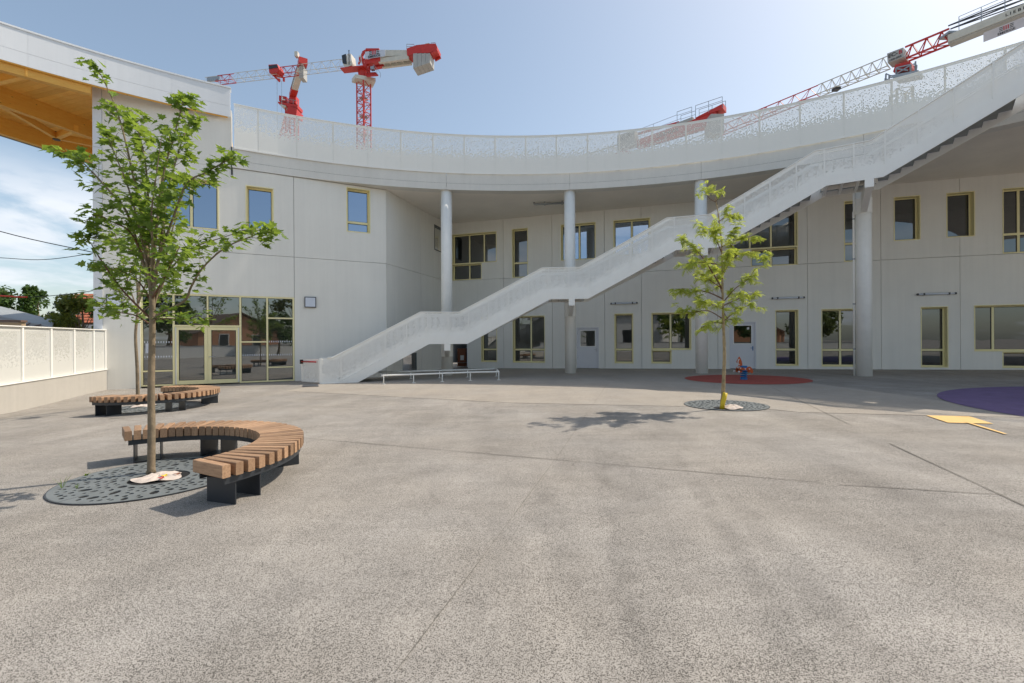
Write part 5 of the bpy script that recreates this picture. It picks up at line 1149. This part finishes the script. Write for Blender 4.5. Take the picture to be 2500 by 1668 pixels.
def crane_left():
    Y0 = 85.; base = at_y(888, 189, Y0); Zj = base[2]; c = np.array([base[0], base[1], 0]); T = thing('tower_crane', 'red lattice tower crane with a white and red jib above the left roof', 'crane', c, 'tower cranes')
    tip = at_y(507, 204, Y0*1.06); d = unit(np.array([tip[0]-c[0], tip[1]-c[1], 0])); n = np.array([d[1], -d[0], 0]); n = n if n[1] < 0 else -n
    pj = lambda px, py: plane_y(px, py, c, d)
    up = np.array([0, 0, 1.])
    mast(MB(), c, 0, Zj-1.0, 1.75, 26, .085, .25).build('mast', MT['red'], T)
    ld = MB(); 
    for s in (.35, -.35): ld.bar(c+np.array([s*.4, .1, 0]), c+np.array([s*.4, .1, Zj-1.2]), .05)
    for z in np.arange(30, Zj-1.5, 3.4): ld.box(c+np.array([-.7, -.7, z]), c+np.array([.7, .5, z+.05]))
    ld.build('ladder', MT['galv'], T)
    col_ = MB(); col_.slab([c+q+up*(Zj-1.2) for q in (np.array([-2.1, -.4, 0]), np.array([-.9, -1.9, 0]), np.array([2.4, -.6, 0]), np.array([1.2, 1.4, 0]))], np.array([0, 0, .7])); col_.build('slewing_collar', MT['creamc'], T)
    # slewing deck, cab, side platform
    h0 = pj(888, 172)[2]
    MB().lathe((c[0], c[1], Zj-.4), [(.95, 0), (.95, .6), (1.05, 1.3)], 16).build('slewing_ring', MT['red'], T)
    MB().obox(c+n*.3+d*-.9+up*(Zj+.9), d*4.6, n*1.5, up*.22).build('platform', MT['red'], T)
    cab = MB(); P = [pj(x, y)+n*1.6 for x, y in [(846,152),(867,144),(870,166),(869,172),(853,178),(847,166)]]; cab.slab(P, -n*1.7); cb_ = cab.build('cab', MT['creamc'], T)
    MB().slab([pj(x, y)+n*1.63 for x, y in [(845.5,149),(855.5,145),(857.5,170),(848,168)]], n*.05).build('cab_window', MT['dark'], cb_)
    MB().slab([pj(x, y)+n*1.63 for x, y in [(857,145.5),(867.5,144.5),(869.5,163),(859.5,165)]], n*.03).build('cab_panel', MT['whitewall'], cb_)
    lettering('MANITOWOC', .42, MT['ink'], T, pj(863, 154)+n*1.70, -up, d*(-1 if d[0] < 0 else 1)*-1*-1)
    pf = MB(); P = [pj(x, y) for x, y in [(892,179),(918,177.5),(934.5,197),(907,199.5)]]; pf.slab([P[0]+n*.2, P[1]+n*.2, P[2]+n*1.8, P[3]+n*1.8], np.array([0, 0, -.2])); pf_ = pf.build('platform', MT['red'], T)
    rl = MB(); 
    for x, y in ((918,177.5),(926,187),(934.5,197)): rl.bar(pj(x, y)+n*1., pj(x, y-11)+n*1., .06)
    rl.bar(pj(918, 166)+n, pj(934.5, 186)+n, .06); rl.build('railing', MT['galv'], pf_)
    MB().slab([pj(x, y)+n*.6 for x, y in [(911,172),(919,170),(920,178),(912,179)]], n*.6).build('winch_box', MT['galv'], T)
    # frame that joins jib and counter jib
    fr = MB()
    for a, b, w_ in (((888,145),(900,192),.55), ((899,140),(897,170),.5), ((890,135),(898,130),.5), ((884,150),(893,135),.4), ((880,163),(890,135),.35), ((898,128),(930,128),.55), ((900,138),(932,135),.28), ((900,160),(934,153),1.1), ((906,165),(893,150),.4), ((897,172),(908,177),.3)):
        for s in (.7, -.7): fr.bar(pj(*a)+n*s, pj(*b)+n*s, w_*.7)
    fr.build('a_frame', MT['red'], T)
    pl = MB(); pl.slab([pj(x, y)+n*1.0 for x, y in [(882,146),(888,142),(889.5,166),(883,158)]], n*.08); pl.build('sign_plate', MT['whitewall'], T)
    MB().slab([pj(x, y)+n*1.1 for x, y in [(883,150),(887,147),(888,163),(884,157)]], n*.03).build('sign_print', MT['redh'], T)
    # jib sections
    j0, j1 = pj(845, 166), pj(500, 207)
    L = np.linalg.norm(j1-j0); seg = [(0, .33, 'creamc', 'jib_section'), (.33, .46, 'red', 'jib_section'), (.46, .785, 'creamc', 'jib_section'), (.785, .905, 'red', 'jib_section'), (.905, 1.0, 'creamc', 'jib_section')]
    jz = lambda f: j0+(j1-j0)*f
    for a, b, mt, nm in seg:
        m = MB(); truss(m, jz(a), jz(b), 1.25, 1.75-.35*a, max(2, int((b-a)*17)), .032 if mt == 'creamc' else .05); m.build(nm, MT[mt], T)
    # trolley with hook block and ropes
    tq = pj(675, 176); m = MB(); P = [pj(x, y)+n*.9 for x, y in [(663,165),(684,163.5),(689,176),(684,184),(665,184.5)]]; m.slab(P, -n*1.6); m.build('trolley', MT['red'], T)
    MB().slab([pj(x, y)+n*.95 for x, y in [(664,168),(672,167),(684,165),(687,172),(665,176)]], n*.02).build('trolley_guard', MT['dark'], T)
    m = MB(); 
    for a, b in (((668,184),(682,199)), ((684,184),(693,191)), ((682,199),(682,193)), ((693,190),(693,199))): m.bar(pj(*a), pj(*b), .3)
    m.build('hook_frame', MT['red'], T)
    m = MB(); 
    for x in (676.5, 687.5): p = pj(x, 197); m.bar(p, p-np.array([0, 0, 20]), .05)
    m.build('hoist_rope', MT['galv'], T)
    MB().slab([pj(x, y)+n*.3 for x, y in [(509,192),(540,188.5),(540,199),(509,203)]], n*.1).build('jib_banner', MT['galv'], T)
    # counter jib
    m = MB(); m.slab([pj(x, y)+n*.8 for x, y in [(929,128.5),(999,129),(999,141),(948,144),(929,150)]], -n*1.6); m.build('counter_jib', MT['creamc'], T)
    m = MB(); 
    for s in (.75, -.75): m.bar(pj(930, 156)+n*s, pj(1002, 146.5)+n*s, .5, .8)
    for x in (937, 952, 967, 982): m.bar(pj(x, 155.5-(x-930)*.135)+n*.7, pj(x, 155.5-(x-930)*.135)-n*.7, .25)
    m.build('counter_jib_beam', MT['creamc'], T)
    b_ = MB(); b_.slab([pj(x, y)+n*1.35 for x, y in [(900,138),(948,133),(948,148.5),(900,156)]], n*.06); bb = b_.build('banner', MT['bannerblue'], T)
    ex = d*(-1 if d[0] < 0 else 1); o = pj(922, 141.2)+n*1.48; logo_bars(T, o, ex*.995+up*.07, up, .62); lettering('EMERIGE', .62, MT['ink'], T, pj(922, 149.3)+n*1.48, unit(ex+up*.08), up)
    m = MB(); m.slab([pj(x, y)+n*1.1 for x, y in [(998,128),(1022,119.5),(1045,117),(1068.5,116),(1072,124),(1071,131),(1050,138.5),(1020,139.5),(1000,145)]], -n*2.2); m.build('counterweight_frame', MT['red'], T)
    m = MB(); 
    for s in (1, -1): m.bar(pj(1072, 132)+n*s, pj(1058, 140)+n*s, .3)
    m.build('tie_bar', MT['red'], T)
    for k in range(4):
        x0_, x1_ = 1014.5+10.2*k, 1024.2+10.2*k; yb0, yb1 = 176.5-(x0_-1014)*.34, 176.5-(x1_-1014)*.34
        MB().slab([pj(x, y)+n*1.2 for x, y in [(x0_,141),(x1_,140),(x1_,yb1),(x0_,yb0)]], -n*2.4).build('ballast_block', MT['concrete'], T)
    m = MB(); m.slab([pj(x, y)+n*.5 for x, y in [(1033,117),(1041,111),(1049,109.5),(1055,113),(1055,117)]], -n*1.0); m.build('winch', MT['timber'], T)
    m = MB(); 
    for a, b in (((997,127),(997,115)), ((997,115),(1015,115.5)), ((1015,115.5),(1015,122)), ((997,121),(1015,121)), ((1056,116),(1056,112)), ((1056,112),(1066,111.5)), ((1066,111.5),(1068,116))): m.bar(pj(*a)+n*.8, pj(*b)+n*.8, .07)
    m.build('railing', MT['galv'], T)
crane_left()
def crane_far():
    Y0 = 100.; c = at_y(713, 262, Y0); Zt = c[2]; c[2] = 0; T = thing('tower_crane', 'second red crane with a steep foreshortened counter jib seen behind the bigger one', 'crane', c, 'tower cranes'); up = np.array([0, 0, 1.])
    mast(MB(), c, 0, Zt, 1.9, 24, .09, .8).build('mast', MT['red'], T)
    pj = lambda x, y, y_=Y0-1.6: at_y(x, y, y_)
    m = MB(); m.slab([pj(x, y) for x, y in [(702,262),(700,275),(723,282),(725,266),(720,261),(704,260)]], np.array([0, 3, 0])); m.build('slewing_collar', MT['red'], T)
    MB().slab([pj(x, y) for x, y in [(678,248),(727,256),(726,264),(700,259),(679,252)]], np.array([0, 2.4, 0])).build('platform', MT['red'], T)
    MB().slab([pj(x, y) for x, y in [(681,233),(699,236),(698,249),(681,246)]], np.array([0, 2, 0])).build('cab', MT['redh'], T); MB().slab([pj(x, y, Y0-1.75) for x, y in [(687,236),(690,236.5),(691,242),(696,242.5),(696,245),(687,244)]], np.array([0, .1, 0])).build('cab_sign', MT['whitewall'], T)
    MB().slab([pj(x, y) for x, y in [(684,254),(698,257),(698,261),(685,258)]], np.array([0, 2, 0])).build('cab_base', MT['creamc'], T)
    a, b = at_y(714, 235, Y0-1), at_y(737, 160, Y0*.885)
    m = MB(); m.bar(a, a+(b-a)*.28, 1.3, .9); m.build('counter_jib_foot', MT['red'], T)
    m = MB(); m.bar(a+(b-a)*.28, b, 1.15, .8); m.build('counter_jib', MT['creamc'], T)
    for s in (1, -1):
        m = MB(); o = np.array([.8*s, 0, .3]); m.bar(a+(b-a)*.2+o, b+o, .12, .12); m.build('railing', MT['galv'], T)
    m = MB(); m.bar(b, b+(b-a)*.14, 1.5, 1.2); m.build('counterweight_frame', MT['red'], T); m = MB(); m.box(b+np.array([-.1, -1.0, -3.0]), b+np.array([.75, .6, -.7])); m.build('ballast_block', MT['concrete'], T); m = MB(); m.box(b+np.array([-.5, -2.0, .6]), b+np.array([.1, -1.2, 1.5])); m.build('winch', MT['creamc'], T)
    ja, jb = at_y(710, 262, Y0), at_y(655, 400, 150.); jb[2] = ja[2]; truss(MB(), ja, jb, 1.4, 1.8, 18, .07).build('jib', MT['red'], T)
    m = MB(); 
    for p, q in (((699,242),(727,247)), ((705,240),(705,250)), ((727,247),(727,257)), ((716,243),(716,254))): m.bar(pj(*p), pj(*q), .08)
    m.build('railing', MT['galv'], T)
    MB().slab([pj(x, y) for x, y in [(707,232),(722,234),(722,252),(704,250)]], np.array([0, 1.6, 0])).build('turntable', MT['red'], T)
crane_far()
def crane_right():
    Y0 = 60.; base = at_y(2200, 163, Y0); up = np.array([0, 0, 1.]); Zj = base[2]; c = np.array([base[0], base[1], 0]); T = thing('tower_crane', 'red and cream tower crane with a lettered box above the right roof edge', 'crane', c, 'tower cranes')
    d = unit(np.array([-.57, .82, 0])); n = np.array([d[1], -d[0], 0]); n = n if n[1] < 0 else -n
    P0 = c+n*0; pj = lambda x, y, o=0.: plane_y(x, y, c+n*o, d)
    mast(MB(), c, 0, Zj-3.2, 1.7, 16, .09, .5).build('mast', MT['creamc'], T)
    # climbing cage and slewing head
    m = MB(); m.slab([pj(x, y, .9) for x, y in [(2186,158),(2222,150),(2225,164),(2222,170),(2190,178),(2180,175)]], -n*2.2); m.build('slewing_head', MT['red'], T)
    m = MB()
    for a, b in (((2188,166),(2188,186)), ((2223,158),(2223,184)), ((2188,166),(2223,158)), ((2188,168),(2216,172)), ((2172,186),(2240,174)), ((2172,190),(2240,178)), ((2176,186),(2163,180)), ((2160,192),(2172,196)), ((2205,182),(2205,190)), ((2235,150),(2235,176)), ((2236,178),(2238,160)), ((2163,180),(2162,200)), ((2171,183),(2170,204)), ((2161,194),(2161,204)), ((2161,204),(2171,202)), ((2190,180),(2222,160)), ((2230,156),(2238,160))):
        for o in (1.2, -1.0): m.bar(pj(*a, o), pj(*b, o), .13)
    m.build('service_platform', MT['galv'], T)
    MB().slab([pj(x, y, 1.3) for x, y in [(2176,184),(2242,171),(2238,179),(2180,191)]], -n*2.4).build('platform_deck', MT['galv'], T)
    bx_ = MB(); bx_.slab([pj(x, y, 1.5) for x, y in [(2165.5,131),(2205,116),(2206.5,139),(2167,154)]], -n*1.9); e_ = bx_.build('equipment_box', MT['concrete'], T)
    ex = -d if d[0] < 0 else d; sl_ = unit(pj(2205, 116, 1.5)-pj(2165.5, 131, 1.5))
    lettering('EC-', .66, MT['ink'], T, pj(2180, 134, 1.54), ex, up); lettering('B', .66, MT['rink'], T, pj(2198, 127, 1.54), ex, up); lettering('LIEBHERR', .30, MT['ink'], T, pj(2186, 142.5, 1.54), ex, up)
    # jib to the far left
    j0, j1 = pj(2170, 165), pj(1470, 395); Zb = j0[2]; j1[2] = Zb
    f0 = np.linalg.norm((pj(1997, 233)-j0)[:2])/np.linalg.norm((j1-j0)[:2])
    truss(MB(), j0, j0+(j1-j0)*f0, 1.2, 1.6, 7, .05).build('jib_section', MT['creamc'], T)
    truss(MB(), j0+(j1-j0)*f0, j0+(j1-j0)*(f0+.33), 1.2, 1.55, 8, .055).build('jib_section', MT['red'], T); truss(MB(), j0+(j1-j0)*(f0+.33), j1, 1.2, 1.3, 10, .05).build('jib_section', MT['creamc'], T)
    t_ = j0+(j1-j0)*f0*.72; MB().box(t_-np.array([.4, .4, .3]), t_+np.array([.4, .4, .1])).build('trolley', MT['dark'], T)
    # red heel towards the right, then the cream counter jib
    h0, h1 = pj(2210, 148), pj(2318, 107); h1[2] = h0[2]; truss(MB(), h0, h1, 1.1, 1.75, 3, .085, tri=True).build('jib_heel', MT['red'], T)
    k1 = h1+(h1-h0)*2.2
    m = MB(); 
    for s in (.6, -.6): m.bar(h1+n*s+up*.25, k1+n*s+up*.25, .35, .9)
    m.build('counter_jib', MT['creamc'], T); m = MB(); m.bar(h1-up*.28, k1-up*.28, 1.3, .12); m.build('counter_jib_floor', MT['concrete'], T)
    m = MB(); 
    for s in (.5, -.5): m.bar(h1+n*s+up*1.9, k1+n*s+up*1.75, .13); m.bar(h1+n*s+up*1.9, k1+n*s+up*1.0, .1)
    m.build('tie_bar', MT['darkgrey'], T)
    m = MB(); L = np.linalg.norm(k1-h1); dd = (k1-h1)/L
    for q in np.arange(1.0, L, 1.9): m.bar(h1+dd*q+n*.75+up*.7, h1+dd*q+n*.75+up*2.35, .05)
    for z in (2.35, 1.95): m.bar(h1+dd*1.0+n*.75+up*z, k1+n*.75+up*z, .05)
    m.build('railing', MT['galv'], T)
    MB().box(h1-np.array([.7, .7, -.8]), h1+np.array([.7, .7, 1.05])).build('basket', MT['galv'], T)
    q = pj(2483, 26, .79); lettering('L I E B H E R R', .46, MT['ink'], T, pj(2500, 19.5, .80), unit(dd), up)
    b0, b1 = pj(2401, 92, .4), pj(2540, 48, .4); hb = 1.35; tb = b0[2]; b1[2] = b0[2]
    m = MB(); m.slab([b0-up*.55, b1-up*.55, b1+up*.55, b0+up*.55], n*.04); m.build('banner', MT['banner'], T)
    o = b0+(b1-b0)*.42+n*.06; logo_bars(T, o+up*.1, unit(b1-b0), up, .36); lettering('EMERIGE', .36, MT['ink'], T, o-up*.33, unit(b1-b0), up)
crane_right()
def crane_behind():
    up = np.array([0, 0, 1.]); P0 = at_y(1557, 363, 67.4); P1 = at_y(1752, 306, 60.); P1[2] = P0[2]; d = unit(P1-P0); n = np.array([d[1], -d[0], 0]); c = at_y(1520, 400, 69.); c[2] = 0; T = thing('tower_crane', 'red crane counter jib peeping over the roof guard beside the open sky', 'crane', c, 'tower cranes')
    zt = P0[2]; mast(MB(), c, 0, zt-.5, 1.7, 14, .09, .4).build('mast', MT['creamc'], T)
    m = MB(); L = np.linalg.norm(P1-P0); m.slab([P0-n*.6, P1-n*.6, P1-n*.6+up*1.5, P0-n*.6+up*1.0], n*.2); m.slab([P0+n*.4, P1+n*.4, P1+n*.4+up*1.5, P0+n*.4+up*1.0], n*.2); m.bar(P0+up*.05, P1+up*.05, 1.2, .1); m.build('counter_jib', MT['red'], T)
    lettering('LIEBHERR', .75, MT['dark'], T, P0+(P1-P0)*.42-n*.62+up*.65 if n[1] > 0 else P0+(P1-P0)*.42+n*.62+up*.65, d, up)
    m = MB(); m.bar(P0-d*3+up*2.3, P0+(P1-P0)*.55+up*1.9, .25); m.build('tie_bar', MT['red'], T)
    MB().box(P1+np.array([-1.3, -1.0, -1.6]), P1+np.array([.4, 1.0, .9])).build('ballast_block', MT['concrete'], T)
    MB().slab([P1+up*1.4+n*.7-d*2.6, P1+up*1.5+n*.7+d*.9, P1+up*2.2+n*.7+d*.9, P1+up*1.5+n*.7-d*2.6], -n*1.4).build('counterweight_frame', MT['red'], T)
    MB().slab([P1+up*1.3+n*.7-d*5.2, P1+up*1.3+n*.7-d*3.0, P1+up*1.75+n*.7-d*3.0, P1+up*1.6+n*.7-d*5.2], -n*1.4).build('basket', MT['concrete'], T)
    m = MB()
    for s in (.7, -.7):
        for q in (-5.1, -3.1, -2.6, -.9, .8): m.bar(P1+d*q+n*s+up*1.6, P1+d*q+n*s+up*3.1, .05)
        m.bar(P1-d*5.1+n*s+up*3.1, P1-d*3.1+n*s+up*3.1, .05); m.bar(P1-d*2.6+n*s+up*3.1, P1+d*.8+n*s+up*3.1, .05); m.bar(P1-d*2.6+n*s+up*2.6, P1+d*.8+n*s+up*2.6, .04); m.bar(P1-d*5.1+n*s+up*2.6, P1-d*3.1+n*s+up*2.6, .04)
        for q in (-8.5, -10.5, -12.5): m.bar(P1+d*q+n*s+up*1.0, P1+d*q+n*s+up*2.5, .04)
        m.bar(P1-d*13+n*s+up*2.3, P1-d*5.1+n*s+up*2.7, .04)
    m.build('railing', MT['galv'], T)
    bx_ = MB(); q = at_y(1531, 345, 67.5); bx_.obox(q-d*1.4-n*.8-up*1.0, d*2.8, n*1.2, up*2.1); bx_.build('equipment_box', MT['concrete'], T); lettering('EC-B', .9, MT['ink'], T, q+(n if n[1] < 0 else -n)*.86+up*.3, d, up)
    jb = P0-d*34; truss(MB(), P0-d*3, jb, 1.2, 1.5, 16, .06).build('jib', MT['creamc'], T)
    MB().obox(c+np.array([-1, -1, zt-1.8]), np.array([2, 0, 0]), np.array([0, 2, 0]), up*1.7).build('slewing_head', MT['red'], T)
crane_behind()
for o_ in bpy.data.objects:
    if '_o' in o_: del o_['_o']
